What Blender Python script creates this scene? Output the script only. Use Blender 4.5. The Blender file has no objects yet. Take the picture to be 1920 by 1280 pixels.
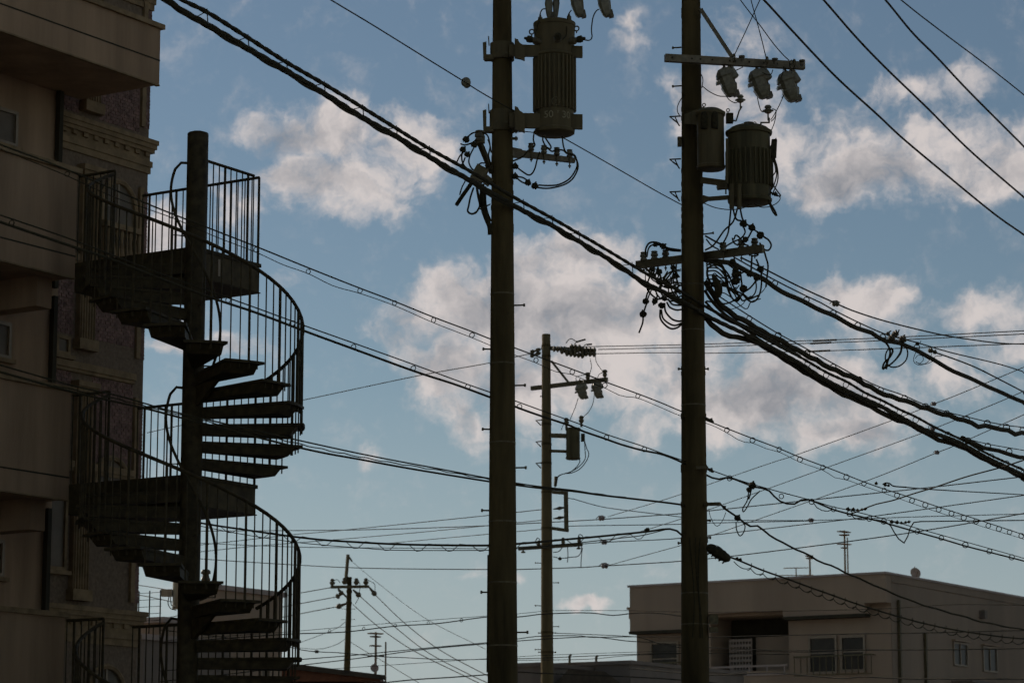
import bpy, bmesh, math, random
from mathutils import Vector, Matrix
random.seed(7)
R = math.radians
sc = bpy.context.scene
col = sc.collection

# ------------------------------------------------------------------ camera
F_PX = 5200.0            # focal length in pixels of the 1920 px wide photograph
PITCH = R(10.0)
CAM_Z = 1.6
cam_d = bpy.data.cameras.new('camera')
cam_d.sensor_width = 36.0
cam_d.lens = 36.0 * F_PX / 1920.0
cam_d.clip_start = 0.5
cam_d.clip_end = 20000.0
cam_d.dof.use_dof = True
cam_d.dof.focus_distance = 37.5
cam_d.dof.aperture_fstop = 4.5
cam = bpy.data.objects.new('camera', cam_d)
col.objects.link(cam)
cam.location = (0, 0, CAM_Z)
cam.rotation_euler = (math.pi / 2 + PITCH, 0, 0)
sc.camera = cam

# ------------------------------------------------------------------ light
SUN_AZ = R(-48.0)        # measured from +Y (view direction), negative = left
SUN_EL = R(28.0)
sun_d = bpy.data.lights.new('sun', 'SUN')
sun_d.energy = 2.0
sun_d.angle = R(0.5)
sun_d.color = (1.0, 0.86, 0.70)
sun = bpy.data.objects.new('sun', sun_d)
col.objects.link(sun)
sdir = Vector((math.sin(SUN_AZ) * math.cos(SUN_EL), math.cos(SUN_AZ) * math.cos(SUN_EL), math.sin(SUN_EL)))
sun.rotation_euler = (-sdir).to_track_quat('-Z', 'Y').to_euler()

sc.render.engine = 'CYCLES'
sc.view_settings.view_transform = 'Standard'
sc.view_settings.look = 'None'
sc.view_settings.gamma = 1.0
sc.view_settings.exposure = 0.0
sc.view_settings.use_curve_mapping = False
sc.cycles.max_bounces = 4
sc.cycles.use_adaptive_sampling = True
sc.cycles.adaptive_threshold = 0.03
sc.cycles.adaptive_min_samples = 8
sc.cycles.diffuse_bounces = 2
sc.cycles.glossy_bounces = 2

def ray(px, py):
    u = (px - 960.0) / F_PX
    v = (640.0 - py) / F_PX
    cp, sp = math.cos(PITCH), math.sin(PITCH)
    return Vector((u, cp - v * sp, sp + v * cp))

def at(px, py, Y):
    """world point that stands at depth Y (metres ahead) on the line of sight through a photo pixel"""
    d = ray(px, py)
    return Vector((0, 0, CAM_Z)) + d * (Y / d.y)

def m_per_px(py, Y):
    d = ray(960, py)
    return (Y / d.y) / F_PX

# ------------------------------------------------------------------ sky
W = bpy.data.worlds.new('World')
sc.world = W
W.use_nodes = True
W.cycles.sampling_method = 'MANUAL'
W.cycles.sample_map_resolution = 256
nt = W.node_tree
nt.nodes.clear()
def N(t, **k):
    n = nt.nodes.new(t)
    for a, b in k.items():
        setattr(n, a, b)
    return n
def lk(a, b): nt.links.new(a, b)
def val(v):
    n = N('ShaderNodeValue'); n.outputs[0].default_value = v; return n.outputs[0]
def mth(op, a, b=None, c=None, clamp=False):
    n = N('ShaderNodeMath', operation=op, use_clamp=clamp)
    for i, x in enumerate((a, b, c)):
        if x is None: continue
        if isinstance(x, (int, float)): n.inputs[i].default_value = x
        else: lk(x, n.inputs[i])
    return n.outputs[0]
def mrange(x, a, b, lo=0.0, hi=1.0, smooth=True):
    n = N('ShaderNodeMapRange', interpolation_type='SMOOTHSTEP' if smooth else 'LINEAR')
    if isinstance(x, (int, float)): n.inputs[0].default_value = x
    else: lk(x, n.inputs[0])
    for i, q in enumerate((a, b, lo, hi)): n.inputs[1 + i].default_value = q
    return n.outputs[0]
def mixc(f, a, b):
    n = N('ShaderNodeMix', data_type='RGBA')
    if isinstance(f, (int, float)): n.inputs[0].default_value = f
    else: lk(f, n.inputs[0])
    for i, x in ((6, a), (7, b)):
        if isinstance(x, tuple): n.inputs[i].default_value = (*x, 1)
        else: lk(x, n.inputs[i])
    return n.outputs[2]

sky = N('ShaderNodeTexSky', sky_type='NISHITA')
sky.sun_disc = False
sky.sun_elevation = SUN_EL
sky.sun_rotation = SUN_AZ
sky.altitude = 20.0
sky.air_density = 1.0
sky.dust_density = 0.15
sky.ozone_density = 2.2
grade = N('ShaderNodeMix', data_type='RGBA', blend_type='MULTIPLY'); grade.inputs[0].default_value = 1.0
lk(sky.outputs[0], grade.inputs[6]); grade.inputs[7].default_value = (1.0, 0.96, 0.88, 1)

tc = N('ShaderNodeTexCoord')
sep = N('ShaderNodeSeparateXYZ'); lk(tc.outputs['Generated'], sep.inputs[0])
sx, sy, sz = sep.outputs
az = mth('MULTIPLY', mth('ARCTAN2', sx, sy), 180 / math.pi)
el = mth('MULTIPLY', mth('ARCSINE', sz), 180 / math.pi)
comb = N('ShaderNodeCombineXYZ'); lk(az, comb.inputs[0]); lk(el, comb.inputs[1])
AE = comb.outputs[0]
def noise(vec, scale, detail=6, rough=0.55, dist=0.0, off=(0, 0, 0), stretch=(1, 1, 1)):
    mp = N('ShaderNodeMapping'); lk(vec, mp.inputs[0])
    mp.inputs['Location'].default_value = off
    mp.inputs['Scale'].default_value = stretch
    n = N('ShaderNodeTexNoise'); lk(mp.outputs[0], n.inputs['Vector'])
    n.inputs['Scale'].default_value = scale
    n.inputs['Detail'].default_value = detail
    n.inputs['Roughness'].default_value = rough
    n.inputs['Distortion'].default_value = dist
    return n
# ragged coordinates
warp = noise(AE, 0.55, 5, 0.6)
wv = N('ShaderNodeVectorMath', operation='SUBTRACT'); lk(warp.outputs['Color'], wv.inputs[0]); wv.inputs[1].default_value = (0.5, 0.5, 0.5)
ws = N('ShaderNodeVectorMath', operation='SCALE'); lk(wv.outputs[0], ws.inputs[0]); ws.inputs['Scale'].default_value = 1.7
wa = N('ShaderNodeVectorMath', operation='ADD'); lk(AE, wa.inputs[0]); lk(ws.outputs[0], wa.inputs[1])
AEw = wa.outputs[0]
def ae(px, py):
    d = ray(px, py).normalized()
    return math.degrees(math.atan2(d.x, d.y)), math.degrees(math.asin(d.z))
# (x, y, half width, half height, weight) of the cloud heaps, as photo pixels turned into sky directions
BLOBS = [
    # heap left of the near pole
    (545, 240, 95, 50, .9), (640, 255, 110, 60, 1.0), (740, 265, 110, 52, .9), (805, 285, 60, 48, .75), (600, 340, 110, 58, .95),
    (690, 345, 120, 70, .9), (640, 395, 90, 30, .6), (760, 360, 90, 50, .45), (740, 415, 70, 22, .3),
    # large heap in the middle
    (1090, 480, 120, 42, 1.0), (1000, 510, 90, 45, .95), (890, 545, 110, 55, 1.0), (960, 590, 170, 90, 1.1), (1110, 600, 190, 100, 1.1),
    (810, 610, 110, 55, .75), (850, 690, 90, 80, 1.0), (865, 790, 60, 62, .85), (960, 720, 130, 80, .9), (1110, 700, 170, 80, .95),
    (1250, 690, 170, 90, .95), (1400, 740, 170, 80, 1.0), (1520, 720, 160, 80, 1.0), (1600, 800, 110, 52, .95), (1380, 660, 120, 50, .6),
    (1480, 660, 90, 40, .65), (1200, 790, 120, 45, .6), (710, 615, 45, 25, .5), (1020, 800, 90, 60, .5), (1680, 760, 90, 60, .5),
    # heap upper right
    (1330, 190, 85, 80, .95), (1430, 215, 65, 70, .75), (1495, 290, 75, 62, .75), (1560, 350, 110, 55, .98), (1650, 325, 130, 62, 1.0),
    (1700, 170, 100, 42, .72), (1790, 170, 60, 45, .6), (1640, 150, 50, 40, .55), (1750, 265, 70, 60, .72), (1830, 285, 110, 58, .95),
    (1910, 325, 90, 58, .95), (1620, 235, 90, 55, .55), (1520, 385, 60, 24, .6), (1780, 340, 150, 45, .8), (1560, 205, 60, 30, .3),
    # right, middle height
    (1570, 555, 60, 32, .8), (1640, 575, 75, 40, .9), (1690, 605, 60, 30, .5), (1870, 585, 100, 45, .85), (1780, 710, 90, 50, .8),
    (1850, 690, 90, 45, .55), (1640, 640, 70, 40, .5), (1940, 620, 90, 45, .8),
    # scraps
    (1188, 42, 24, 30, .62), (1195, 82, 46, 18, .5), (1100, 1126, 60, 16, .85), (535, 540, 26, 32, .6), (690, 845, 22, 22, .6),
    (430, 650, 75, 28, .8), (310, 640, 55, 30, .75), (305, 440, 55, 75, .95), (440, 400, 60, 60, .6), (905, 1062, 40, 20, .45),
    (970, 1072, 22, 16, .45), (760, 680, 60, 22, .25), (1380, 60, 50, 60, .3), (1400, 100, 70, 50, .35), (560, 640, 40, 20, .2),
    (1240, 1070, 40, 20, .25), (1450, 560, 40, 20, .2),
]
acc = None
for (bx, by, rx, ry, wgt) in BLOBS:
    a0, e0 = ae(bx, by)
    k = 180 / math.pi / F_PX
    s1 = N('ShaderNodeVectorMath', operation='SUBTRACT'); lk(AEw, s1.inputs[0]); s1.inputs[1].default_value = (a0, e0, 0)
    s2 = N('ShaderNodeVectorMath', operation='MULTIPLY'); lk(s1.outputs[0], s2.inputs[0])
    s2.inputs[1].default_value = (1 / (rx * 1.45 * k), 1 / (ry * 1.45 * k), 0)
    s3 = N('ShaderNodeVectorMath', operation='LENGTH'); lk(s2.outputs[0], s3.inputs[0])
    f = mrange(s3.outputs['Value'], 1.25, 0.1, 0.0, wgt)
    if acc is None: acc = f
    else:   # smooth union
        acc = mth('SMOOTH_MAX', acc, f, 0.22)
# the sky outside the picture carries on with clouds of the same kind
gen = noise(AE, 0.085, 5, 0.55, 0.6, off=(3.3, 1.7, 0), stretch=(1, 1.7, 1))
genm = mrange(gen.outputs[0], 0.50, 0.68, 0.0, 1.0)
inwin = mth('MULTIPLY', mrange(mth('ABSOLUTE', az), 10.6, 12.5, 1.0, 0.0), mth('MULTIPLY', mrange(el, 17.6, 19.0, 1.0, 0.0), mrange(el, 0.5, 2.0)))
heap = mth('ADD', mth('MULTIPLY', acc, inwin), mth('MULTIPLY', genm, mth('SUBTRACT', 1.0, inwin)))
fine = noise(AEw, 0.9, 6, 0.62, 0.2)
fine2 = noise(AE, 3.2, 3, 0.6, 0.3)
wisp = noise(AE, 0.42, 5, 0.66, 0.8, off=(9.1, 4.2, 0), stretch=(1, 1.4, 1))
dens = mth('ADD', heap, mth('MULTIPLY', mth('MULTIPLY', mth('SUBTRACT', fine.outputs[0], 0.53), 2.0), mrange(heap, 0.0, 0.35, 0.08, 1.0)))
dens = mth('ADD', dens, mth('MULTIPLY', mth('SUBTRACT', fine2.outputs[0], 0.5), 0.30))
mask = mrange(dens, 0.13, 0.98)
thin = mth('MULTIPLY', mrange(wisp.outputs[0], 0.56, 0.84), 0.13)
mask = mth('MAXIMUM', mth('MULTIPLY', mask, 0.93), thin)
mask = mth('MULTIPLY', mask, mrange(el, -0.5, 1.5))
core = mrange(mth('ADD', mth('MULTIPLY', heap, 0.75), mth('MULTIPLY', mth('SUBTRACT', noise(AEw, 0.38, 4, 0.5, 0.2, off=(1.1, 7.7, 0)).outputs[0], 0.5), 1.7)), 0.36, 1.10)
CL_LIT = (11.2, 10.15, 9.75)
CL_SHADE = (4.5, 4.55, 4.95)
fineo = noise(AEw, 0.9, 6, 0.62, 0.2, off=(0.32, -0.30, 0))      # the same billows looked at a little away from the sun
relief = mth('MULTIPLY', mth('SUBTRACT', fineo.outputs[0], fine.outputs[0]), 1.5)
shade = mth('ADD', mth('MULTIPLY', core, 1.0), relief, clamp=True)
cloudc = mixc(shade, CL_LIT, CL_SHADE)
hazef = mrange(el, 9.0, 0.5, 0.0, 0.8, False)        # pale air low over the town, all round
skyc = mixc(hazef, grade.outputs[2], (6.1, 7.05, 8.15))
final = mixc(mask, skyc, cloudc)
bg = N('ShaderNodeBackground'); bg.inputs['Strength'].default_value = 0.0595
lk(final, bg.inputs['Color'])
wo = N('ShaderNodeOutputWorld'); lk(bg.outputs[0], wo.inputs['Surface'])

# ------------------------------------------------------------------ materials
M = {}
def mat(name, base, rough=0.7, metal=0.0, var=0.18, scale=6.0, bump=0.15, bscale=40.0, streak=False, spec=0.35, base2=None):
    m = bpy.data.materials.new(name); m.use_nodes = True
    t = m.node_tree; t.nodes.clear()
    def n(k): return t.nodes.new(k)
    o = n('ShaderNodeOutputMaterial'); p = n('ShaderNodeBsdfPrincipled')
    t.links.new(p.outputs[0], o.inputs[0])
    p.inputs['Roughness'].default_value = rough
    p.inputs['Metallic'].default_value = metal
    p.inputs['Specular IOR Level'].default_value = spec
    tcx = n('ShaderNodeTexCoord'); mp = n('ShaderNodeMapping')
    t.links.new(tcx.outputs['Object'], mp.inputs[0])
    if streak: mp.inputs['Scale'].default_value = (1, 1, 0.12)
    nz = n('ShaderNodeTexNoise'); nz.inputs['Scale'].default_value = scale; nz.inputs['Detail'].default_value = 7; nz.inputs['Roughness'].default_value = 0.6
    t.links.new(mp.outputs[0], nz.inputs['Vector'])
    cr = n('ShaderNodeValToRGB')
    b2 = base2 or tuple(c * (1 - var * 1.6) for c in base)
    cr.color_ramp.elements[0].position = 0.30; cr.color_ramp.elements[0].color = (*b2, 1)
    cr.color_ramp.elements[1].position = 0.68; cr.color_ramp.elements[1].color = (*[c * (1 + var) for c in base], 1)
    t.links.new(nz.outputs[0], cr.inputs[0]); t.links.new(cr.outputs[0], p.inputs['Base Color'])
    if bump:
        bz = n('ShaderNodeTexNoise'); bz.inputs['Scale'].default_value = bscale; bz.inputs['Detail'].default_value = 4
        t.links.new(tcx.outputs['Object'], bz.inputs['Vector'])
        bp = n('ShaderNodeBump'); bp.inputs['Strength'].default_value = bump; bp.inputs['Distance'].default_value = 0.02
        t.links.new(bz.outputs[0], bp.inputs['Height']); t.links.new(bp.outputs[0], p.inputs['Normal'])
    M[name] = m
    return m
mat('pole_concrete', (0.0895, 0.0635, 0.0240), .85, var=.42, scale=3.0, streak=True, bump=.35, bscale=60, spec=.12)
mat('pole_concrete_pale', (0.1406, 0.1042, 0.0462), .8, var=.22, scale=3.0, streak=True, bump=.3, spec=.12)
mat('band_steel', (0.115, 0.090, 0.042), .6, .4, var=.3, scale=20)
mat('steel', (0.1275, 0.1003, 0.0493), .55, .5, var=.25, scale=18)
mat('arm_paint', (0.1870, 0.1487, 0.0850), .6, .1, var=.25, scale=12)
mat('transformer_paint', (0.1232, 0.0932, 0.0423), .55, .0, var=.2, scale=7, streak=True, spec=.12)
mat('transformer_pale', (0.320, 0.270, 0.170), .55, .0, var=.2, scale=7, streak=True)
mat('rubber', (0.0416, 0.0328, 0.0136), .75, 0, var=.3, scale=30, bump=.1, spec=.15)
mat('far_wire', (.030, .025, .013), .85, 0, var=.2, scale=4, bump=0)
mat('porcelain', (0.1815, 0.1580, 0.0941), .35, 0, var=.22, scale=22, bump=.05)
mat('porcelain_dark', (0.110, 0.085, 0.040), .35, 0, var=.3, scale=22, bump=.05)
mat('knob_brown', (.30, .24, .20), .3, 0, var=.3, scale=20, bump=0)
mat('orange_cap', (.28, .13, .05), .5, 0, var=.25, scale=30, bump=0)
mat('stair_paint', (0.0527, 0.0379, 0.0153), .6, 0, var=.35, scale=9, bump=.12, spec=.12)
mat('stair_fascia', (0.0825, 0.0607, 0.0277), .6, 0, var=.25, scale=6, bump=.1, spec=.12)
mat('render_beige', (0.3519, 0.2318, 0.1333), .9, 0, var=.19, scale=2.2, bump=.35, bscale=90, streak=True, spec=.12)
mat('stone_trim', (0.2587, 0.1768, 0.0906), .85, 0, var=.2, scale=5, bump=.3, bscale=50, spec=.12)
mat('brick_face', (0.2240, 0.1288, 0.0952), .85, 0, var=.35, scale=9, bump=.3, bscale=80)
mat('mortar', (0.1890, 0.1323, 0.0803), .95, 0, var=.2, scale=20)
mat('glass_dark', (.050, .040, .024), .35, 0, var=.2, scale=1.5, bump=.03, bscale=3, spec=.22)
mat('curtain_glass', (.150, .112, .068), .4, 0, var=.25, scale=1.2, bump=.03, bscale=3, spec=.2)
mat('transformer_dark', (.098, .080, .036), .6, 0, var=.3, scale=6, streak=True, spec=.12)
mat('frame_alu', (0.2640, 0.2000, 0.1280), .5, .3, var=.1, scale=8, bump=0)
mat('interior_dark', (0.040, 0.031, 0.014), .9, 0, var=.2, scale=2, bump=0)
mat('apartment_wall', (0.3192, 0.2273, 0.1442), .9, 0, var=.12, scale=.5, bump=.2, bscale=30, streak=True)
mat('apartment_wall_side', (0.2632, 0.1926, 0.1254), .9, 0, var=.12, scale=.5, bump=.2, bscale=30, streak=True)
mat('parapet_cap', (0.360, 0.280, 0.220), .7, .1, var=.12, scale=2, bump=.05)
mat('ivory_panel', (0.3025, 0.2365, 0.1760), .8, 0, var=.1, scale=3, bump=.05)
mat('pale_block', (0.3360, 0.2400, 0.1520), .9, 0, var=.12, scale=.6, bump=.2, bscale=20, streak=True)
mat('grey_block', (0.190, 0.150, 0.110), .9, 0, var=.15, scale=.7, bump=.2, bscale=20, streak=True)
mat('roof_brown', (0.1320, 0.0450, 0.0150), .75, 0, var=.3, scale=3, bump=.3, bscale=12)
mat('roof_dark', (0.070, 0.052, 0.030), .8, 0, var=.3, scale=3, bump=.3, bscale=12)
mat('antenna', (0.260, 0.190, 0.120), .5, .5, var=.2, scale=8, bump=0)
mat('dish', (0.360, 0.270, 0.200), .6, 0, var=.15, scale=6, bump=0)
mat('asphalt', (.05, .05, .052), .9, 0, var=.25, scale=1.5, bump=.4, bscale=60)
mat('pavement', (.22, .21, .20), .9, 0, var=.15, scale=2, bump=.3, bscale=40)
mat('line_paint', (.75, .75, .72), .7, 0, var=.1, scale=6, bump=.1)
mat('print_pale', (0.300, 0.250, 0.130), .6, 0, var=.1, scale=20, bump=0)

# ------------------------------------------------------------------ mesh helpers
ORIG = {}
class MB:
    def __init__(s): s.v = []; s.f = []
    def add(s, vs, fs):
        b = len(s.v); s.v += [Vector(q) for q in vs]; s.f += [tuple(b + i for i in q) for q in fs]; return s
    def box(s, c, size, mx=None):
        hx, hy, hz = size[0] / 2, size[1] / 2, size[2] / 2
        vs = [Vector((x, y, z)) for z in (-hz, hz) for y in (-hy, hy) for x in (-hx, hx)]
        if mx is not None: vs = [mx @ q for q in vs]
        c = Vector(c)
        return s.add([c + q for q in vs], [(0, 2, 3, 1), (4, 5, 7, 6), (0, 1, 5, 4), (2, 6, 7, 3), (0, 4, 6, 2), (1, 3, 7, 5)])
    def hexa(s, p):   # 8 points: bottom 4 ccw, top 4 ccw
        return s.add(p, [(3, 2, 1, 0), (4, 5, 6, 7), (0, 1, 5, 4), (1, 2, 6, 5), (2, 3, 7, 6), (3, 0, 4, 7)])
    def prism(s, poly, ext):   # polygon (3d points) swept along ext
        n = len(poly); ext = Vector(ext)
        vs = [Vector(q) for q in poly] + [Vector(q) + ext for q in poly]
        fs = [tuple(range(n - 1, -1, -1)), tuple(range(n, 2 * n))] + [(i, (i + 1) % n, n + (i + 1) % n, n + i) for i in range(n)]
        return s.add(vs, fs)
    def tube(s, pts, r, n=6, caps=True, rs=None):
        pts = [Vector(q) for q in pts]
        if len(pts) < 2: return s
        rings = []
        prev = None
        for i, q in enumerate(pts):
            t = (pts[min(i + 1, len(pts) - 1)] - pts[max(i - 1, 0)])
            if t.length < 1e-9: t = Vector((0, 0, 1))
            t.normalize()
            if prev is None:
                a = Vector((0, 0, 1)) if abs(t.z) < .9 else Vector((1, 0, 0))
                nrm = t.cross(a).normalized()
            else:
                nrm = prev - t * prev.dot(t)
                if nrm.length < 1e-6: nrm = t.orthogonal()
                nrm.normalize()
            prev = nrm
            bi = t.cross(nrm)
            rr = rs[i] if rs else r
            rings.append([q + (nrm * math.cos(2 * math.pi * k / n) + bi * math.sin(2 * math.pi * k / n)) * rr for k in range(n)])
        vs = [q for g in rings for q in g]; fs = []
        for i in range(len(rings) - 1):
            for k in range(n):
                fs.append((i * n + k, i * n + (k + 1) % n, (i + 1) * n + (k + 1) % n, (i + 1) * n + k))
        if caps:
            fs.append(tuple(range(n - 1, -1, -1))); b = (len(rings) - 1) * n; fs.append(tuple(range(b, b + n)))
        return s.add(vs, fs)
    def cyl(s, p0, p1, r0, r1=None, n=12):
        return s.tube([p0, p1], 0, n, True, [r0, r0 if r1 is None else r1])
    def lathe(s, o, axis, prof, n=14):   # prof: (distance along the axis, radius)
        o = Vector(o); axis = Vector(axis).normalized()
        return s.tube([o + axis * d for d, _ in prof], 0, n, True, [max(r, 1e-4) for _, r in prof]) if False else s._lathe(o, axis, prof, n)
    def _lathe(s, o, t, prof, n):
        a = Vector((0, 0, 1)) if abs(t.z) < .9 else Vector((1, 0, 0))
        u = t.cross(a).normalized(); w = t.cross(u)
        vs = []; fs = []
        for d, r in prof:
            r = max(r, 1e-4)
            vs += [o + t * d + (u * math.cos(2 * math.pi * k / n) + w * math.sin(2 * math.pi * k / n)) * r for k in range(n)]
        for i in range(len(prof) - 1):
            for k in range(n):
                fs.append((i * n + k, i * n + (k + 1) % n, (i + 1) * n + (k + 1) % n, (i + 1) * n + k))
        fs.append(tuple(range(n - 1, -1, -1))); b = (len(prof) - 1) * n; fs.append(tuple(range(b, b + n)))
        return s.add(vs, fs)
    def torus(s, c, axis, Rr, r, n=14, m=5):
        c = Vector(c); t = Vector(axis).normalized()
        a = Vector((0, 0, 1)) if abs(t.z) < .9 else Vector((1, 0, 0))
        u = t.cross(a).normalized(); w = t.cross(u)
        vs = []; fs = []
        for i in range(n):
            A = 2 * math.pi * i / n; d = u * math.cos(A) + w * math.sin(A)
            for k in range(m):
                B = 2 * math.pi * k / m
                vs.append(c + d * (Rr + r * math.cos(B)) + t * (r * math.sin(B)))
        for i in range(n):
            for k in range(m):
                fs.append((i * m + k, i * m + (k + 1) % m, ((i + 1) % n) * m + (k + 1) % m, ((i + 1) % n) * m + k))
        return s.add(vs, fs)
    def mesh(s, name, m, org=(0, 0, 0), smooth=False):
        me = bpy.data.meshes.new(name)
        o = Vector(org)
        me.from_pydata([q - o for q in s.v], [], s.f)
        bm = bmesh.new(); bm.from_mesh(me); bmesh.ops.recalc_face_normals(bm, faces=bm.faces); bm.to_mesh(me); bm.free()
        me.materials.append(M[m] if isinstance(m, str) else m)
        if smooth:
            for p in me.polygons: p.use_smooth = True
            try: me.set_sharp_from_angle(angle=R(38))
            except Exception: pass
        me.update()
        return me
    def build(s, name, m, parent=None, org=None, smooth=False, kind=None):
        if parent is not None: og = ORIG[parent.name]
        else:
            og = Vector(org) if org is not None else base_of(s.v)
        me = s.mesh(name, m, og, smooth)
        o = bpy.data.objects.new(name, me); col.objects.link(o)
        if parent is not None: o.parent = parent
        else: o.location = og
        ORIG[o.name] = Vector(og)
        if kind: o['kind'] = kind
        return o
def base_of(vs):
    xs = [q.x for q in vs]; ys = [q.y for q in vs]; zs = [q.z for q in vs]
    return Vector(((min(xs) + max(xs)) / 2, (min(ys) + max(ys)) / 2, min(zs)))
def place(name, me, parent, loc=(0, 0, 0), rot=None, scale=None, world=True):
    """another object on shared mesh data"""
    o = bpy.data.objects.new(name, me); col.objects.link(o)
    o.parent = parent
    og = ORIG[parent.name] if parent is not None else Vector((0, 0, 0))
    o.location = Vector(loc) - og if world else Vector(loc)
    if rot is not None: o.rotation_euler = rot
    if scale is not None: o.scale = scale
    ORIG[o.name] = Vector(loc)
    return o
def tag(o, label, cat, group=None, kind=None):
    o['label'] = label; o['category'] = cat
    if group: o['group'] = group
    if kind: o['kind'] = kind
    return o
def thing(name, label, cat, loc, group=None):
    o = bpy.data.objects.new(name, None); col.objects.link(o)
    o.location = loc; o.empty_display_size = .2
    ORIG[o.name] = Vector(loc)
    return tag(o, label, cat, group)
def smooth_pts(p, sub=4):
    p = [Vector(q) for q in p]
    if len(p) < 3:
        return p
    out = []
    for i in range(len(p) - 1):
        p0 = p[i - 1] if i > 0 else p[0] * 2 - p[1]
        p1, p2 = p[i], p[i + 1]
        p3 = p[i + 2] if i + 2 < len(p) else p2 * 2 - p1
        for k in range(sub):
            t = k / sub
            out.append(.5 * ((2 * p1) + (p2 - p0) * t + (2 * p0 - 5 * p1 + 4 * p2 - p3) * t * t + (3 * p1 - p0 - 3 * p2 + p3) * t ** 3))
    out.append(p[-1])
    return out
def wp(pix, Y0, Y1=None):
    """photo pixels along a wire -> world points, the wire receding evenly from depth Y0 to Y1"""
    Y1 = Y0 if Y1 is None else Y1
    L = [0]
    for a, b in zip(pix, pix[1:]): L.append(L[-1] + math.hypot(b[0] - a[0], b[1] - a[1]))
    out = []
    for (x, y), l in zip(pix, L):
        t = l / L[-1]
        out.append(at(x, y, 1 / ((1 - t) / Y0 + t / Y1)))
    return out
def sub_pix(pix, n):
    """evenly re-sampled polyline through the pixels (smoothed)"""
    q = [v.to_2d() for v in smooth_pts([(x, y, 0) for x, y in pix], 6)]
    L = [0]
    for a, b in zip(q, q[1:]): L.append(L[-1] + (b - a).length)
    out = []
    j = 0
    for i in range(n + 1):
        d = L[-1] * i / n
        while j < len(L) - 2 and L[j + 1] < d: j += 1
        t = (d - L[j]) / max(L[j + 1] - L[j], 1e-9)
        p = q[j].lerp(q[j + 1], t); out.append((p.x, p.y))
    return out
# street grid of the place: dA runs away to the right, dB away to the left
GA = R(32.5)
dA = Vector((math.sin(GA), math.cos(GA), 0))
dB = Vector((-math.cos(GA), math.sin(GA), 0))
UP = Vector((0, 0, 1))
GRID = Matrix((dA, dB, UP)).transposed()      # columns are the axes
def gbox(mb, O, a0, a1, b0, b1, z0, z1):
    O = Vector((O[0], O[1], 0))
    P = lambda a, b, z: O + dA * a + dB * b + UP * z
    return mb.hexa([P(a0, b0, z0), P(a1, b0, z0), P(a1, b1, z0), P(a0, b1, z0), P(a0, b0, z1), P(a1, b0, z1), P(a1, b1, z1), P(a0, b1, z1)])

# ------------------------------------------------------------------ ground
mb = MB(); mb.add([(-4000, -4000, 0), (4000, -4000, 0), (4000, 4000, 0), (-4000, 4000, 0)], [(0, 1, 2, 3)])
g = mb.build('ground', 'pavement', org=(0, 0, 0)); g['kind'] = 'structure'
OC = at(361, 765, 36.2); OC = Vector((OC.x, OC.y, 0))      # axis of the spiral staircase, corner of the street grid
RO = OC + dB * -5.5                                         # the street runs along dA on the camera's side of the stairs
mb = MB(); gbox(mb, RO, -60, 180, -7, 1.2, .001, .005)
g = mb.build('road', 'asphalt'); g['kind'] = 'structure'
mb = MB(); gbox(mb, RO, -60, 180, .95, 1.07, .006, .009); gbox(mb, RO, -60, 180, -6.87, -6.75, .006, .009)
g = mb.build('road_line', 'line_paint'); g['kind'] = 'structure'
mb = MB(); gbox(mb, RO, -60, 180, 1.2, 1.38, 0, .13)
g = mb.build('kerb', 'pavement'); g['kind'] = 'structure'

# ------------------------------------------------------------------ left: beige apartment building
ZL1 = at(367, 461, 36.2).z
ZL2 = at(357, 888, 36.2).z
ST = ZL1 - ZL2                                             # storey height
ZL = [ZL1, ZL2, ZL2 - ST]
BF, BW = 2.12, 3.62                                        # balcony front, wall plane (distance into dB)
bld = thing('apartment_building', 'beige rendered apartment building with solid balconies beside the spiral staircase', 'building', OC + dA * -2 + dB * 3.6)
def part(name, m, parent, *boxes, O=None, smooth=False, kind=None):
    q = MB()
    for b in boxes: gbox(q, OC if O is None else O, *b)
    return q.build(name, m, parent, smooth=smooth, kind=kind)
TOP = 19.5
wall = part('wall', 'render_beige', bld, (-7, 1.34, BW, 12, 0, TOP))
def soffit_z(zd): return zd - .36
# balconies: slab with solid parapet, one per storey; the uppermost runs on further
zb0 = at(137, 512, 37.0).z
def balcony(a1, z0, h, cap=True, gz=.29):
    b = part('balcony', 'render_beige', bld,
             (-7, a1, BF, BF + .16, z0, z0 + h),                # front parapet
             (a1 - .16, a1, BF + .16, BW - .002, z0, z0 + h),     # end parapet
             (-7, a1 - .16, BF + .16, BW - .002, z0, z0 + .2))    # slab
    part('groove', 'interior_dark', b, (-7, a1 + .004, BF - .004, BF + .01, z0 + gz, z0 + gz + .022))
    if cap:
        part('coping', 'stone_trim', b, (-7, a1 + .05, BF - .05, BF + .21, z0 + h, z0 + h + .07))
    part('drip_edge', 'stone_trim', b, (-7, a1, BF - .012, BF + .05, z0 - .02, z0))
    return b
balcony(0.0, zb0, 1.47)
balcony(0.0, zb0 - ST, 1.47)
balcony(0.0, zb0 - 2 * ST, 1.47)
zt = at(289, 157, 38.7).z
balcony(1.70, zt, .83, gz=.35)
balcony(1.70, zt + ST, .83, gz=.35)
# short beams that carry the lower balcony ends
for k in range(3):
    part('bracket', 'render_beige', bld, (-.42, -.12, BF + .3, BW - .01, zb0 - k * ST - .42, zb0 - k * ST - .001))
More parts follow.
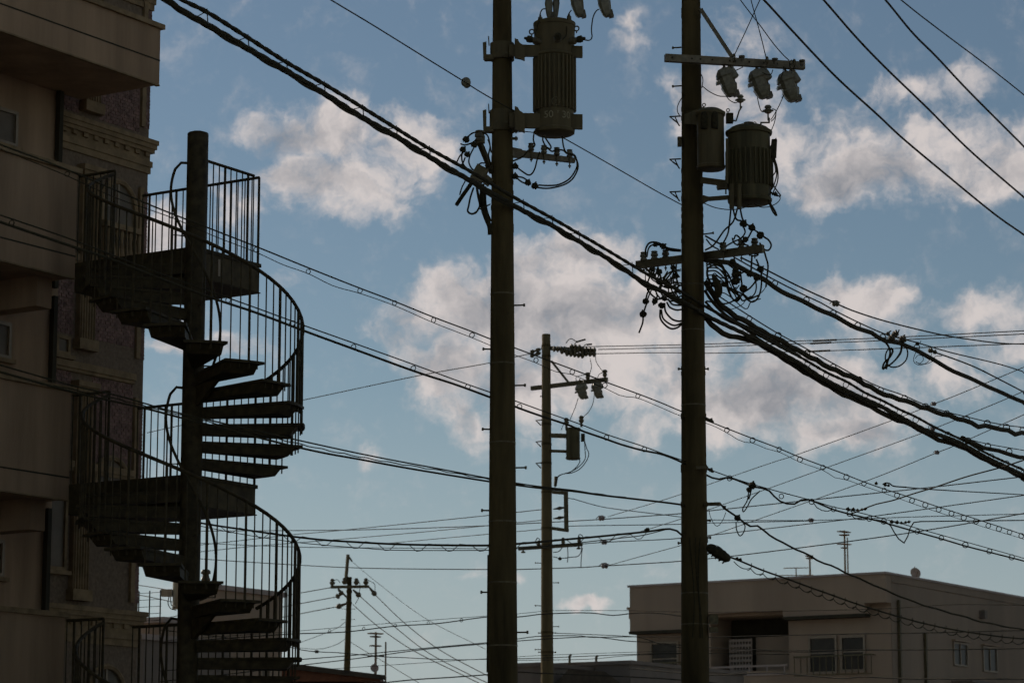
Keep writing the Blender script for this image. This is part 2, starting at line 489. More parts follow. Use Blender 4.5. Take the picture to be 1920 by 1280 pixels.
# windows in the wall plane
def win(parent, a0, a1, b, z0, z1, split=1, fr='frame_alu', O=None, t=.05, sill=True, gl='curtain_glass', rail=False):
    w = part('window', gl, parent, (a0 + t, a1 - t, b - .012, b - .004, z0 + t, z1 - t), O=O)
    bx = [(a0, a1, b - .045, b - .003, z0, z0 + t), (a0, a1, b - .045, b - .003, z1 - t, z1), (a0, a0 + t, b - .045, b - .003, z0 + t, z1 - t), (a1 - t, a1, b - .045, b - .003, z0 + t, z1 - t)]
    for k in range(1, split + 1):
        am = a0 + (a1 - a0) * k / (split + 1)
        bx.append((am - t / 2, am + t / 2, b - .04, b - .003, z0 + t, z1 - t))
    part('frame', fr, w, *bx, O=O)
    if sill: part('sill', 'stone_trim', w, (a0 - .06, a1 + .06, b - .09, b - .002, z0 - .06, z0 - .001), O=O)
    return w
for k in range(4):
    zz = ZL1 + 1.90 + (1 - k) * ST
    win(bld, -1.9, .36, BW, zz, zz + .52, 3)
    part('downpipe', 'interior_dark', bld, (1.16, 1.24, BW - .1, BW - .02, zz - ST * .62, zz + ST * .34))
# ------------------------------------------------------------------ left: ornate tiled building behind it
orn = thing('tiled_building', 'brick tiled building with fluted pilasters and stone cornices behind the staircase', 'building', OC + dA * 2.4 + dB * 4)
BO = 3.78
A0, A1 = 1.36, 3.46
part('wall', 'mortar', orn, (A0, A1, BO, 11, 0, TOP))
part('shade_block', 'mortar', orn, (A1, 9.2, 8.7, 15, 0, 23.5), (A0, A1, 11.001, 15, 0, 23.5))  # unseen mass added behind the building to keep sun off the crowded pole
zc1 = at(300, 262, 41.0).z
zc2 = at(283, 1146, 40.8).z
zc3 = zc1 + (zc1 - zc2)
def cornice(z):
    q = MB()
    for (d, a, b) in ((.03, -.50, -.40), (.05, -.40, -.31), (.02, -.31, -.18), (.07, -.18, -.12), (.095, -.12, -.05), (.115, -.05, .02)):
        gbox(q, OC, A0 + .004, A1 + d, BO - d, BO + .2, z + a, z + b - .0005)
        gbox(q, OC, A1 - .01, A1 + d, BO + .2, 8.6, z + a, z + b - .0005)
    c = q.build('cornice', 'stone_trim', orn)
    for k in range(9):
        a = A0 + .1 + k * .235
        part('dentil', 'stone_trim', c, (a, a + .10, BO - .055, BO - .0205, z - .245, z - .181))
for z in (zc1, zc2, at(296, 16, 41.0).z + .5): cornice(z)
def bricks(a0, a1, z0, z1, pitch_a=.104, pitch_z=.052):
    q = MB(); r = 0; z = z0
    while z + pitch_z <= z1:
        a = a0 - (r % 2) * pitch_a / 2
        while a < a1:
            lo, hi = max(a, a0), min(a + pitch_a - .010, a1)
            if hi - lo > .015:
                p = random.uniform(.006, .013)
                gbox(q, OC, lo, hi, BO - p, BO + .002, z, z + pitch_z - .009)
            a += pitch_a
        z += pitch_z; r += 1
    return q.build('brick_courses', 'brick_face', orn, kind='stuff')
# pilasters with real flutes
def pilaster(a, w, z0, z1):
    q = MB(); n = 6
    poly = []
    P = lambda aa, bb: OC + dA * aa + dB * bb + UP * z0
    poly.append(P(a, BO)); poly.append(P(a, BO - .09))
    for k in range(n):
        x0 = a + w * (k + .18) / n; x1 = a + w * (k + .82) / n
        poly += [P(x0, BO - .09), P(x0 + .012, BO - .055), P(x1 - .012, BO - .055), P(x1, BO - .09)]
    poly += [P(a + w, BO - .09), P(a + w, BO)]
    q.prism(poly, UP * (z1 - z0))
    p = q.build('pilaster', 'stone_trim', orn)
    part('capital', 'stone_trim', p, (a - .04, a + w + .04, BO - .14, BO, z1, z1 + .09), (a - .07, a + w + .07, BO - .17, BO, z1 + .09, z1 + .17))
    part('base', 'stone_trim', p, (a - .04, a + w + .04, BO - .14, BO, z0 - .16, z0))
for (z0, z1) in ((zc2 + .25, zc2 + 3.1), (zc2 + 3.9, zc1 - .85), (zc1 + .3, zc1 + 3.1)):
    pilaster(A0 + .55, .34, z0, z1)
    part('edge_strip', 'stone_trim', orn, (A1 - .22, A1 - .13, BO - .05, BO, z0 - .1, z1 + .1))
    bricks(A1 - .128, A1 + .004, z0 - .1, z1 + .1)
for (z0, z1) in ((zc2 + 2.15, zc2 + 3.4), (zc2 + 3.95, zc2 + 5.0), (zc1 + .1, zc1 + 1.6)):
    bricks(A0 + .02, A0 + .50, z0, z1)
    bricks(A0 + .95, A1 - .235, z0, z1)
for zz in (zc2 + 3.45, zc2 + 2.0, zc2 + 5.05):
    part('string_course', 'stone_trim', orn, (A0 + .01, A1 - .23, BO - .07, BO - .001, zz, zz + .10), (A0 + .01, A1 - .23, BO - .045, BO - .001, zz - .05, zz - .001))
# arched openings under the cornices
def arch(a0, a1, z0, zs):
    n = 10; am = (a0 + a1) / 2; r = (a1 - a0) / 2
    poly = [OC + dA * a0 + dB * (BO - .015) + UP * z0, OC + dA * a1 + dB * (BO - .015) + UP * z0]
    poly += [OC + dA * (am + r * math.cos(math.pi * k / n)) + dB * (BO - .015) + UP * (zs + r * math.sin(math.pi * k / n)) for k in range(n + 1)]
    q = MB(); q.prism(poly, dB * .012)
    w = q.build('window', 'curtain_glass', orn)
    q = MB()
    arc = [OC + dA * (am + r * math.cos(math.pi * k / n)) + dB * (BO - .03) + UP * (zs + r * math.sin(math.pi * k / n)) for k in range(n + 1)]
    q.tube([OC + dA * a1 + dB * (BO - .03) + UP * z0] + arc + [OC + dA * a0 + dB * (BO - .03) + UP * z0], .045, 6)
    q.build('arch_moulding', 'stone_trim', w)
    part('mullion', 'frame_alu', w, (am - .02, am + .02, BO - .03, BO - .016, z0, zs + r * .96), (a0, a1, BO - .028, BO - .017, zs - .02, zs + .02))
    return w
arch(A0 + 1.02, A1 - .30, zc1 - 2.0, zc1 - 1.15)
arch(A0 + 1.02, A1 - .30, zc2 + 4.1 - 2.35, zc2 + 2.45 - .6)
arch(A0 + 1.02, A1 - .30, zc2 - 2.1, zc2 - 1.2)
win(orn, A0 + .06, A0 + .46, BO, zc1 - 1.9, zc1 - .75, 0, 'stone_trim')
win(orn, A0 + .06, A0 + .46, BO, zc2 + .5, zc2 + 1.8, 0, 'stone_trim')
win(orn, A0 + .12, A0 + .42, BO, zc2 + 3.62, zc2 + 3.9, 0, 'stone_trim')
win(orn, A0 + .95, A1 - .28, BO, zc2 + 5.2, zc2 + 5.35, 0, 'stone_trim', sill=False)
# little balustrade in front of the arched opening
bal = part('balustrade', 'stone_trim', orn, (A0 + .95, A1 - .25, BO - .16, BO - .03, zc1 - 1.52, zc1 - 1.44))
part('plinth', 'stone_trim', bal, (A0 + .95, A1 - .25, BO - .16, BO - .03, zc1 - 2.12, zc1 - 2.04))
q = MB(); q.lathe((0, 0, 0), UP, [(0, .035), (.06, .03), (.14, .05), (.24, .035), (.38, .022), (.45, .035), (.52, .03)], 8)
me = q.mesh('baluster', 'stone_trim', smooth=True)
for k in range(9):
    place('baluster', me, bal, OC + dA * (A0 + 1.03 + k * .098) + dB * (BO - .095) + UP * (zc1 - 2.04))

# ------------------------------------------------------------------ spiral staircase
RISERS = 14; NT = 13
RISE = ST / RISERS
TA = 270.0 / NT
TH0 = 147.5                      # direction of dB, where each flight leaves its landing
RT, RB = 1.485, 1.44
st = thing('spiral_staircase', 'dark brown steel spiral staircase with railings and landings against the beige building', 'staircase', OC)
q = MB(); ztop = at(371, 250, 36.2).z
q.lathe(OC, UP, [(0, .142), (ztop - .012, .142), (ztop, .134)], 28)
colm = q.build('column', 'stair_paint', st, smooth=True)
q = MB(); q.lathe(OC, UP, [(ztop, .12), (ztop + .012, .10)], 28); q.build('cap', 'stair_paint', colm)
# tread: wedge plate with a folded pan below it
def pol(r, a, z): return Vector((r * math.cos(a), r * math.sin(a), z))
q = MB(); h = R(TA * .53)
n = 4
def wedge(q, r0, r1, z0, z1, hw0, hw1, r1b=None):
    for k in range(n):
        f0, f1 = -1 + 2 * k / n, -1 + 2 * (k + 1) / n
        rb = r1b or r1
        q.hexa([pol(r0, hw0 * f0, z0), pol(rb, hw1 * f0, z0), pol(rb, hw1 * f1, z0), pol(r0, hw0 * f1, z0),
                pol(r0, hw0 * f0, z1), pol(r1, hw1 * f0, z1), pol(r1, hw1 * f1, z1), pol(r0, hw0 * f1, z1)])
wedge(q, .12, RT, -.035, 0, R(16), h)
wedge(q, .12, 1.40, -.15, -.0355, R(13), h * .90, 1.30)
tread_me = q.mesh('tread', 'stair_paint')
q = MB(); q.hexa([Vector(p) for p in ((.12, -.025, -.42), (.20, -.025, -.42), (.20, .025, -.42), (.12, .025, -.42), (.12, -.025, -.15), (.75, -.025, -.151), (.75, .025, -.151), (.12, .025, -.15))])
gus_me = q.mesh('gusset', 'stair_paint')
HR = 1.17
bal_me = {}
for j in range(4):
    q = MB(); rr = .019 if j == 2 else .0095
    z1 = RISE * (1 - (j + .5) / 4) + HR - RISE * 0
    q.cyl((RB, 0, -.10), (RB, 0, z1), rr, rr, 6)
    bal_me[j] = q.mesh('baluster', 'stair_paint')
def helix(r, a0, a1, zf, step=7.0, dz=0.0):
    k = max(2, int((a1 - a0) / step)); out = []
    for i in range(k + 1):
        a = a0 + (a1 - a0) * i / k
        out.append(OC + pol(r, R(a), zf(a) + dz))
    return out
for li, zl in enumerate(ZL):
    nt_ = NT
    drop = RISE
    zf = lambda a, zl=zl: zl - (a - TH0) / TA * RISE + HR
    for k in range(NT):
        zt_ = zl - (k + 1) * RISE
        if zt_ < .05: break
        ang = R(TH0 + (k + .5) * TA)
        t_ = place('tread', tread_me, st, OC + UP * zt_, rot=(0, 0, ang))
        if k == 7: place('gusset', gus_me, t_, (0, 0, 0), world=False)
        for j in range(4):
            aj = R(TH0 + (k + (j + .5) / 4) * TA)
            place('post' if j == 2 else 'baluster', bal_me[j], st, OC + UP * zt_, rot=(0, 0, aj))
    q = MB()
    hp = helix(RB, TH0 + 1, TH0 + 270, zf)
    q.tube(hp, .024, 8); q.build('handrail', 'stair_paint', st, smooth=True)
    # inner hand rail curving round the column
    q = MB()
    ip = [OC + pol(.12, R(TH0 - 12), zf(TH0) - .02), OC + pol(.30, R(TH0 - 4), zf(TH0) + .01)] + helix(.345, TH0 + 8, TH0 + 262, zf) + [OC + pol(.13, R(TH0 + 272), zf(TH0 + 270))]
    q.tube(ip, .019, 7)
    q.build('inner_handrail', 'stair_paint', st, smooth=True)
    q = MB()
    for a in (TH0 + 60, TH0 + 150, TH0 + 225):
        q = MB(); z = zf(a) - .42
        q.tube([OC + pol(.13, R(a), z), OC + pol(.345, R(a), z), OC + pol(.345, R(a), zf(a))], .011, 6)
        q.build('rail_bracket', 'stair_paint', st)
    # landing
    ld = part('landing', 'stair_paint', st, (.0, 1.43, .0, BF - .002, zl - .05, zl))
    part('fascia', 'stair_fascia', ld, (.10, 1.40, .02, .06, zl - .40, zl - .0505))
    part('fascia', 'stair_paint', ld, (1.36, 1.40, .0605, BF - .004, zl - .40, zl - .0505))
    part('fascia', 'stair_paint', ld, (.0, .04, .15, BF - .004, zl - .40, zl - .0505))
    part('beam', 'stair_paint', ld, (.55, .65, .0605, BF - .004, zl - .36, zl - .0507))
    part('marker_plate', 'frame_alu', ld, (.50, .545, .012, .0195, zl - .32, zl - .09)) if li == 0 else None
    part('bottom_flange', 'stair_paint', ld, (.0, 1.42, .0, BF - .006, zl - .415, zl - .401))
    GH = 1.22
    def grail(p0, p1, name='guard_rail'):
        r_ = MB(); r_.cyl(p0 + UP * (zl + GH), p1 + UP * (zl + GH), .021, .021, 7)
        r_ = r_.build(name, 'stair_paint', st, smooth=True)
        L = (p1 - p0).length; n_ = max(1, int(round(L / .125)))
        for i in range(n_ + 1):
            w = p0.lerp(p1, i / n_)
            thick = (i % 4 == 0)
            place('post' if thick else 'baluster', gpost_me if thick else gbal_me, st, w + UP * (zl - .08))
    if li == 0:
        q = MB(); q.cyl((0, 0, 0), (0, 0, .08 + GH), .0095, .0095, 6); gbal_me = q.mesh('baluster', 'stair_paint')
        q = MB(); q.cyl((0, 0, 0), (0, 0, .08 + GH), .019, .019, 6); gpost_me = q.mesh('post', 'stair_paint')
    c1 = OC + dA * 1.40 + dB * .04
    grail(c1, OC + dA * 1.40 + dB * BF)
    if li == 0: grail(OC + dA * .14 + dB * .04, OC + dA * 1.28 + dB * .04)
    grail(OC + dA * .02 + dB * 1.46, OC + dA * .02 + dB * (BF - .02))
    q = MB()
    q.box(OC + dA * .1 + dB * (BF - .03) + UP * (zl + GH / 2), (.2, .05, GH), GRID)

# ------------------------------------------------------------------ right: apartment block
CB = at(1668, 1077, 115); ZR = CB.z; CB = Vector((CB.x, CB.y, 0))
LB = 12.12; LA = 16.0
apt = thing('apartment_block', 'low beige apartment block with flat roof and dark recessed balcony at lower right', 'building', CB + dA * 4 + dB * 6)
def cpart(name, m, parent, *bx, kind=None): return part(name, m, parent, *bx, O=CB, kind=kind)
# local frame: a = 0 is the left face (towards the camera), b runs left along that face
zE = at(1300, 1180, 120).z            # underside of the projecting parapet
b_al0, b_al1 = 4.72, 8.45             # recessed balcony
z_al0 = at(1420, 1256, 118).z
zAt = at(1420, 1152, 118).z
cpart('wall', 'apartment_wall', apt, (.0, 4, .45, b_al0, 0, zAt), (.0, 4, b_al1, LB, 0, zAt), (.0, 4, b_al0, b_al1, 0, z_al0), (0.0, 4, .45, LB, zAt, ZR - .3), (0, LA, 0, .45, 0, ZR - .3))
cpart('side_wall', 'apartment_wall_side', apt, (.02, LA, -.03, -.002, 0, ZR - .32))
cpart('rear_wall', 'grey_block', apt, (4, LA, .45, LB - .4, 0, ZR - .3))
par = cpart('parapet', 'apartment_wall', apt, (-.55, -.002, b_al1 + .35, LB + .02, zE, ZR), (-.55, -.002, .9, b_al0 - .02, zE + .33, ZR), (-.55, -.002, b_al0 - .02, b_al1 + .35, zAt + .12, ZR), (-.55, -.002, -.05, .9, zE + .75, ZR))
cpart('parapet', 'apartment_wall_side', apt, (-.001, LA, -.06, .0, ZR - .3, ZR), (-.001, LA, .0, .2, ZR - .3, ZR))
cpart('coping', 'parapet_cap', apt, (-.62, .25, -.12, LB + .1, ZR, ZR + .09), (.25, LA, -.12, .3, ZR, ZR + .09))
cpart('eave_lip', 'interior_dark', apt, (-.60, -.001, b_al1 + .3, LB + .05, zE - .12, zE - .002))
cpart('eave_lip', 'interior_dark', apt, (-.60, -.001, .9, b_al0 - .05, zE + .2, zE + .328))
cpart('gutter_bracket', 'apartment_wall', apt, (-.4, .3, LB + .021, LB + .16, ZR - 1.35, ZR - .951), (-.45, .35, LB + .021, LB + .24, ZR - .95, ZR - .85))
# recessed balcony with its things
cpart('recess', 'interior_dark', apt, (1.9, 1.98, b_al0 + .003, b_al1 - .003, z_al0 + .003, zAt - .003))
cpart('balcony_rail', 'parapet_cap', apt, (-.06, -.005, b_al0 + .05, b_al1 - .05, z_al0 + .16, z_al0 + .24), (-.06, -.005, b_al0 + .05, b_al1 - .05, z_al0 - .2, z_al0 - .12))
for k in range(5):
    bb = b_al0 + .2 + k * (b_al1 - b_al0 - .4) / 4
    cpart('rail_post', 'parapet_cap', apt, (-.05, -.01, bb - .03, bb + .03, z_al0 - .119, z_al0 + .159))
# lattice screen: bars of its own
scr = thing('lattice_screen', 'pale perforated lattice screen standing in the dark recessed balcony', 'screen', CB + dA * .8 + dB * 7.4 + UP * z_al0)
zs = z_al0 + .02
for k in range(7):
    cpart('slat', 'ivory_panel', scr, (.7, .74, 6.85, 7.95, zs + k * .215, zs + k * .215 + .11))
for k in range(8):
    b0 = 6.85 + k * .147
    cpart('upright', 'ivory_panel', scr, (.745, .765, b0, b0 + .07, zs, zs + 1.42))
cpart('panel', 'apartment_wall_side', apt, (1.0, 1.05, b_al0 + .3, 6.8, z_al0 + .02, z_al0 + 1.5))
# windows of the left face and the balcony railings in front of them
def cwin(b0, b1, z0, z1, split=0, t=.09):
    w = cpart('window', 'glass_dark', apt, (-.02, -.008, b0 + t, b1 - t, z0 + t, z1 - t))
    bx = [(-.09, -.004, b0, b1, z0, z0 + t), (-.09, -.004, b0, b1, z1 - t, z1), (-.09, -.004, b0, b0 + t, z0 + t, z1 - t), (-.09, -.004, b1 - t, b1, z0 + t, z1 - t)]
    for k in range(1, split + 1):
        m_ = b0 + (b1 - b0) * k / (split + 1); bx.append((-.08, -.004, m_ - t / 2, m_ + t / 2, z0 + t, z1 - t))
    cpart('frame', 'frame_alu', w, *bx)
    zz = z0 + (z1 - z0) * .53
    cpart('transom', 'frame_alu', w, (-.075, -.021, b0 + t, b1 - t, zz, zz + .05))
    return w
zw1 = at(1248, 1206, 122).z; zw0 = at(1248, 1276, 122).z
cwin(10.0, 11.42, zw0, zw1)
zv1 = at(1548, 1193, 117).z; zv0 = at(1548, 1263, 117).z
cwin(2.45, 3.78, zv0, zv1)
cwin(1.15, 2.30, zv0 + .05, zv1 - .02)
cpart('shutter_box', 'apartment_wall', apt, (-.12, -.003, 1.1, 2.36, zv0 + .0, zv0 + .04))
def crail(b0, b1, z0, z1):
    r_ = cpart('window_rail', 'steel', apt, (-.42, -.37, b0, b1, z1 - .06, z1), (-.42, -.37, b0, b1, z0, z0 + .05))
    n_ = int((b1 - b0) / .28)
    for k in range(n_ + 1):
        bb = b0 + .02 + (b1 - b0 - .06) * k / n_
        cpart('bar', 'steel', r_, (-.41, -.38, bb, bb + .03, z0 + .051, z1 - .061))
    cpart('stay', 'steel', r_, (-.369, -.006, b0, b0 + .04, z1 - .05, z1 - .01), (-.369, -.006, b1 - .04, b1, z1 - .05, z1 - .01))
crail(.7, 4.3, zv0 - .1, at(1560, 1230, 117).z)
crail(9.4, 11.7, zw0 - .2, at(1240, 1245, 122).z)
# right face: windows, drain pipe, service box
def swin(a0, a1, z0, z1, hood=True):
    w = cpart('window', 'glass_dark', apt, (a0 + .07, a1 - .07, -.045, -.034, z0 + .07, z1 - .07))
    cpart('frame', 'frame_alu', w, (a0, a1, -.1, -.0305, z0, z0 + .07), (a0, a1, -.1, -.0305, z1 - .07, z1), (a0, a0 + .07, -.1, -.0305, z0 + .07, z1 - .07), (a1 - .07, a1, -.1, -.0305, z0 + .07, z1 - .07), ((a0 + a1) / 2 - .03, (a0 + a1) / 2 + .03, -.09, -.0305, z0 + .07, z1 - .07))
    cpart('hood', 'apartment_wall', w, (a0 - .1, a1 + .1, -.22, -.0305, z1 + .03, z1 + .1))
zq1 = at(1800, 1206, 120).z; zq0 = at(1800, 1246, 120).z
swin(6.2, 7.7, zq0, zq1 + .1); swin(9.4, 11.0, zq0 - .1, zq1 + .1)
cpart('drain_pipe', 'steel', apt, (.55, .68, -.17, -.04, 0, ZR - 1.0))
cpart('downpipe', 'steel', apt, (3.15, 3.27, -.17, -.04, 0, zq1 + .3))
cpart('vent_hood', 'grey_block', apt, (9.2, 9.5, -.3, -.031, zq1 + 1.3, zq1 + 1.65))
cpart('awning', 'grey_block', apt, (6.0, 8.6, -1.0, -.031, zq0 - .75, zq0 - .65))
# dish and aerials on its roof
def dish_thing(px, py, Y, rp, label):
    c = at(px, py, Y); m_ = m_per_px(py, Y)
    t = thing('satellite_dish', label, 'dish', c - UP * rp * m_ * 1.6)
    q = MB(); r_ = rp * m_
    ax = Vector((.25, -.9, .25)).normalized()
    q.lathe(c - ax * r_ * .1, ax, [(0, r_ * .15), (r_ * .05, r_ * .5), (r_ * .16, r_ * .85), (r_ * .25, r_), (r_ * .27, r_ * .97), (r_ * .17, r_ * .8), (r_ * .08, .01)], 20)
    q.build('reflector', 'dish', t, smooth=True)
    q = MB(); q.tube([c - UP * r_ * .95 + ax * r_ * .2, c + ax * r_ * 1.1 - UP * r_ * .3], r_ * .045, 6); q.build('feed_arm', 'antenna', t)
    q = MB(); q.box(c + ax * r_ * 1.1 - UP * r_ * .25, (r_ * .22, r_ * .22, r_ * .3)); q.build('receiver', 'antenna', t)
    q = MB(); q.cyl(c - UP * r_ * 1.6 - ax * r_ * .15, c + UP * r_ * 1.25 - ax * r_ * .15, r_ * .07); q.build('mast', 'antenna', t)
dish_thing(1716, 1074, 118.5, 10.5, 'satellite dish on the flat roof of the beige apartment block')
def yagi(parent, c, axis, L, n, w, r_):
    axis = axis.normalized(); side = axis.cross(UP).normalized()
    q = MB(); q.tube([c - axis * L / 2, c + axis * L / 2], r_ * 1.3, 5); b = q.build('boom', 'antenna', parent)
    for k in range(n):
        p = c - axis * L / 2 + axis * L * (k + .5) / n; ww = w * (1 - .3 * k / n)
        q = MB(); q.tube([p - side * ww / 2, p + side * ww / 2], r_, 4); q.build('element', 'antenna', b)
def aerial(px, py0, py1, Y, specs, label, mast=.035, twin=0):
    b = at(px, py1, Y); tp_ = at(px, py0, Y); tp_ = Vector((b.x, b.y, tp_.z))
    t = thing('roof_aerial', label, 'antenna', b)
    q = MB(); q.cyl(b, tp_, mast, mast * .8, 6); q.build('mast', 'antenna', t)
    if twin:
        q = MB(); q.cyl(b + Vector((twin, 0, 0)), tp_ + Vector((twin, 0, -.3)), mast * .7, mast * .6, 6); q.build('stay_pole', 'antenna', t)
    for (f, ang, L, n, w) in specs:
        yagi(t, b.lerp(tp_, f), Vector((math.cos(R(ang)), math.sin(R(ang)), .03)), L, n, w, mast * .45)
    return t
aerial(1585, 994, 1080, 119, [(.97, 60, .95, 8, .34), (.90, 80, .5, 5, .45), (.70, 50, .8, 6, .36), (.62, 75, .5, 4, .3)], 'tall twin mast roof aerial with four stacked antennas on the apartment block', .05, .12)
aerial(1519, 1040, 1083, 119, [(.95, 80, .6, 7, .34), (.85, 75, .5, 5, .28)], 'short roof aerial with bushy antenna head left of the tall twin mast', .05)
aerial(1493, 1063, 1086, 119, [(.95, 10, 1.1, 7, .5), (.35, 15, 1.6, 8, .5)], 'low flat roof aerial at the left end of the roof aerials', .03)

# ------------------------------------------------------------------ background buildings at the lower edge
def block(name, label, px, py, Y, wa, wb, m, roof=None, mass='wall', cat='building'):
    """box building whose near top corner stands at the given photo point"""
    c = at(px, py, Y); o = Vector((c.x, c.y, 0))
    t = thing(name, label, cat, o + dA * wa / 2 + dB * wb / 2)
    part('wall', m, t, (0, wa, 0, wb, 0, c.z), O=o)
    part('coping', roof or 'parapet_cap', t, (-.08, wa + .08, -.08, wb + .08, c.z, c.z + .12), O=o)
    return t, o, c.z
t, o, z = block('rear_building', 'pale boxy building seen through the lower turn of the spiral staircase', 399, 1104, 66, 2.75, .7, 'pale_block')
for k in range(2):
    win(t, .35 + k * 1.2, 1.05 + k * 1.2, 0, z - 2.6, z - 1.5, 1, O=o)
win(t, .5, 1.2, 0, z - 5.6, z - 4.5, 1, O=o)
t, o, z = block('rear_house', 'pale low house with wire roof fence left of the staircase column', 306, 1166, 62, 3.5, .9, 'pale_block')
part('window', 'glass_dark', t, (-.03, -.002, .2, .7, z - 1.9, z - 1.0), O=o)
t, o, z = block('rear_annex', 'grey low building with mesh fence on its roof at the bottom left', 270, 1198, 60, 3.0, 5, 'grey_block')
fn = thing('roof_fence', 'thin wire mesh fence along the roof edge at bottom left', 'fence', o + dA * 1 + UP * (z + .121))
for k in range(9):
    part('post', 'far_wire', fn, (.04, .06, -.3 - .1 + k * .3 - 0.0, -.4 + k * .3 + .02, z + .121, z + 1.05), O=o)
for k in range(6):
    part('wire', 'far_wire', fn, (.065, .075, -.4, 2.0, z + .25 + k * .15, z + .26 + k * .15), O=o)
# brown roofed house at the foot of the far pole
c = at(560, 1252, 80); c2 = at(706, 1281, 84)
br = thing('brown_house', 'house with brown sloping roof at the bottom edge right of the staircase', 'house', Vector((c.x + 1.2, c.y + 1.5, 0)))
q = MB(); ridge0 = Vector((c.x - 1.6, c.y, c.z + .25)); e1 = Vector((c2.x + .3, c.y, c2.z)); 
q.prism([ridge0, e1, e1 - UP * .14, Vector((ridge0.x, c.y, e1.z - .14))], Vector((0, 6, 0))); q.build('roof', 'roof_brown', br)
q = MB(); q.prism([ridge0 + UP * .06 + Vector((0, -.12, 0)), e1 + Vector((.15, -.12, .03)), e1 + Vector((.15, -.12, -.1)), ridge0 + Vector((0, -.12, -.12))], Vector((0, .115, 0))); q.build('barge_board', 'roof_dark', br)
q = MB(); q.box((c.x + .3, c.y + 3, e1.z / 2 - .09), (3.2, 5.4, e1.z - .2)); q.build('wall', 'apartment_wall', br)
# grey buildings beyond the middle pole
t, o, z = block('grey_building', 'flat grey building along the bottom edge behind the middle pole', 1182, 1244, 92, 8, 4.4, 'grey_block', 'grey_block')
q = MB(); p0 = at(1058, 1256, 88)
t2 = thing('dark_roof_house', 'small house with dark hipped roof at the bottom edge beside the middle pole', 'house', Vector((p0.x + 1, p0.y, 0)))
q.prism([at(1040, 1281, 88), at(1066, 1254, 88), at(1134, 1258, 88), at(1165, 1281, 88)], Vector((0, 4, 0))); q.build('roof', 'roof_dark', t2)
q = MB(); q.box((p0.x + .9, 90, at(1060, 1281, 88).z / 2 - .02), (1.6, 3.6, at(1060, 1281, 88).z - .05)); q.build('wall', 'grey_block', t2)
t, o, z = block('low_grey_shed', 'low grey shed between the near pole and the middle pole', 1014, 1248, 90, 5, 1.1, 'grey_block', 'grey_block')
# two stub vents on the grey building
for px, h, lb in ((1068, 1229, 'thin roof vent pipe rising from the grey building'), (1118, 1231, 'hooked vent pipe at the right on the grey building')):
    p1 = at(px, 1247, 93); p2 = at(px, h, 93)
    q = MB(); q.tube([p1 - UP * .2, Vector((p1.x, p1.y, p2.z)), Vector((p1.x + .06, p1.y, p2.z + .05))], .045, 6)
    tag(q.build('vent_pipe', 'steel', None), lb, 'pipe')
aerial(704, 1184, 1284, 84, [(.97, 60, .6, 8, .26), (.91, 75, .5, 5, .24), (.74, 65, .5, 5, .22), (.55, 5, .5, 4, .2)], 'tall roof aerial with dish on the brown roofed house', .045, .3)
dish_thing(702, 1252, 83.8, 8, 'small satellite dish low on the aerial mast of the brown roofed house')
tb = bpy.data.objects['satellite_dish.001']

# ------------------------------------------------------------------ utility poles
ZUP = {}
def pole(name, label, pt, pb, wt, wb, Y, extra_top, m='pole_concrete', group='concrete utility poles'):
    """tapered concrete pole; pt/pb pixel centres, wt/wb pixel widths at those rows"""
    a = at(pt[0], pt[1], Y); b = at(pb[0], pb[1], Y)
    ra = wt / 2 * m_per_px(pt[1], Y); rb = wb / 2 * m_per_px(pb[1], Y)
    d = (a - b) / (a.z - b.z)
    def ax(z): return b + d * (z - b.z)
    def rad(z): return rb + (ra - rb) * (z - b.z) / (a.z - b.z)
    zt_ = a.z + extra_top
    t = thing(name, label, 'utility pole', ax(0), group)
    q = MB(); pts = [ax(zt_ * k / 14) for k in range(15)] + [ax(zt_ + .02)]
    q.tube(pts, 0, 26, True, [rad(zt_ * k / 14) for k in range(15)] + [rad(zt_) * .9])
    q.build('shaft', m, t, smooth=True)
    return t, ax, rad, Y
def zrow(py, Y): return at(960, py, Y).z
def band(P, py, h=.05, proud=.012, m='pole_concrete', name='band'):
    t, ax, rad, Y = P; z = zrow(py, Y)
    q = MB(); c = ax(z); r_ = rad(z)
    q.lathe(c - UP * h / 2, UP, [(0, r_ + .001), (0, r_ + proud), (h, r_ + proud), (h, r_ + .001)], 26)
    return q.build(name, m, t, smooth=True)
def strap(P, py):   # narrow stainless strap with buckle holes
    b = band(P, py, .018, .003, 'steel', 'strap')
    return b
bolt_cache = {}
def bolt(P, px_side, py, L=.12, ang=0.0, m='band_steel'):
    """step bolt sticking out sideways"""
    t, ax, rad, Y = P; z = zrow(py, Y); c = ax(z); r_ = rad(z); s = px_side
    d = Vector((s * math.cos(ang), -.15, math.sin(ang))).normalized()
    q = MB(); p0 = c + d * (r_ - .02); p1 = c + d * (r_ + L)
    q.cyl(p0, p1, .011, .011, 6); q.cyl(p1, p1 + d * .022, .02, .02, 8)
    return q.build('step_bolt', m, t)
P1 = pole('utility_pole', 'nearest concrete utility pole with finned transformer, left of the image centre', (941.5, 0), (942.5, 1280), 35, 57, 34.0, 2.3)
P2 = pole('utility_pole', 'tall concrete utility pole crowded with two transformers and tangled cables', (1295.5, 0), (1303.5, 1280), 35, 53, 38.5, 1.9)
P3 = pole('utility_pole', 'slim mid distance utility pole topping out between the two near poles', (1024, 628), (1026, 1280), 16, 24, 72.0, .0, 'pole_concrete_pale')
P4 = pole('utility_pole', 'far slim utility pole with rooftop spike above the brown roofed house', (655.5, 1082), (650, 1280), 8.6, 13, 110.0, .0)
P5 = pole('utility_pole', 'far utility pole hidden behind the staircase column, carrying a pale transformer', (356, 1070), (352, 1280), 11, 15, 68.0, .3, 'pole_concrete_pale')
for y in (573, 723, 877, 1185): bolt(P1, 1, y, .115)
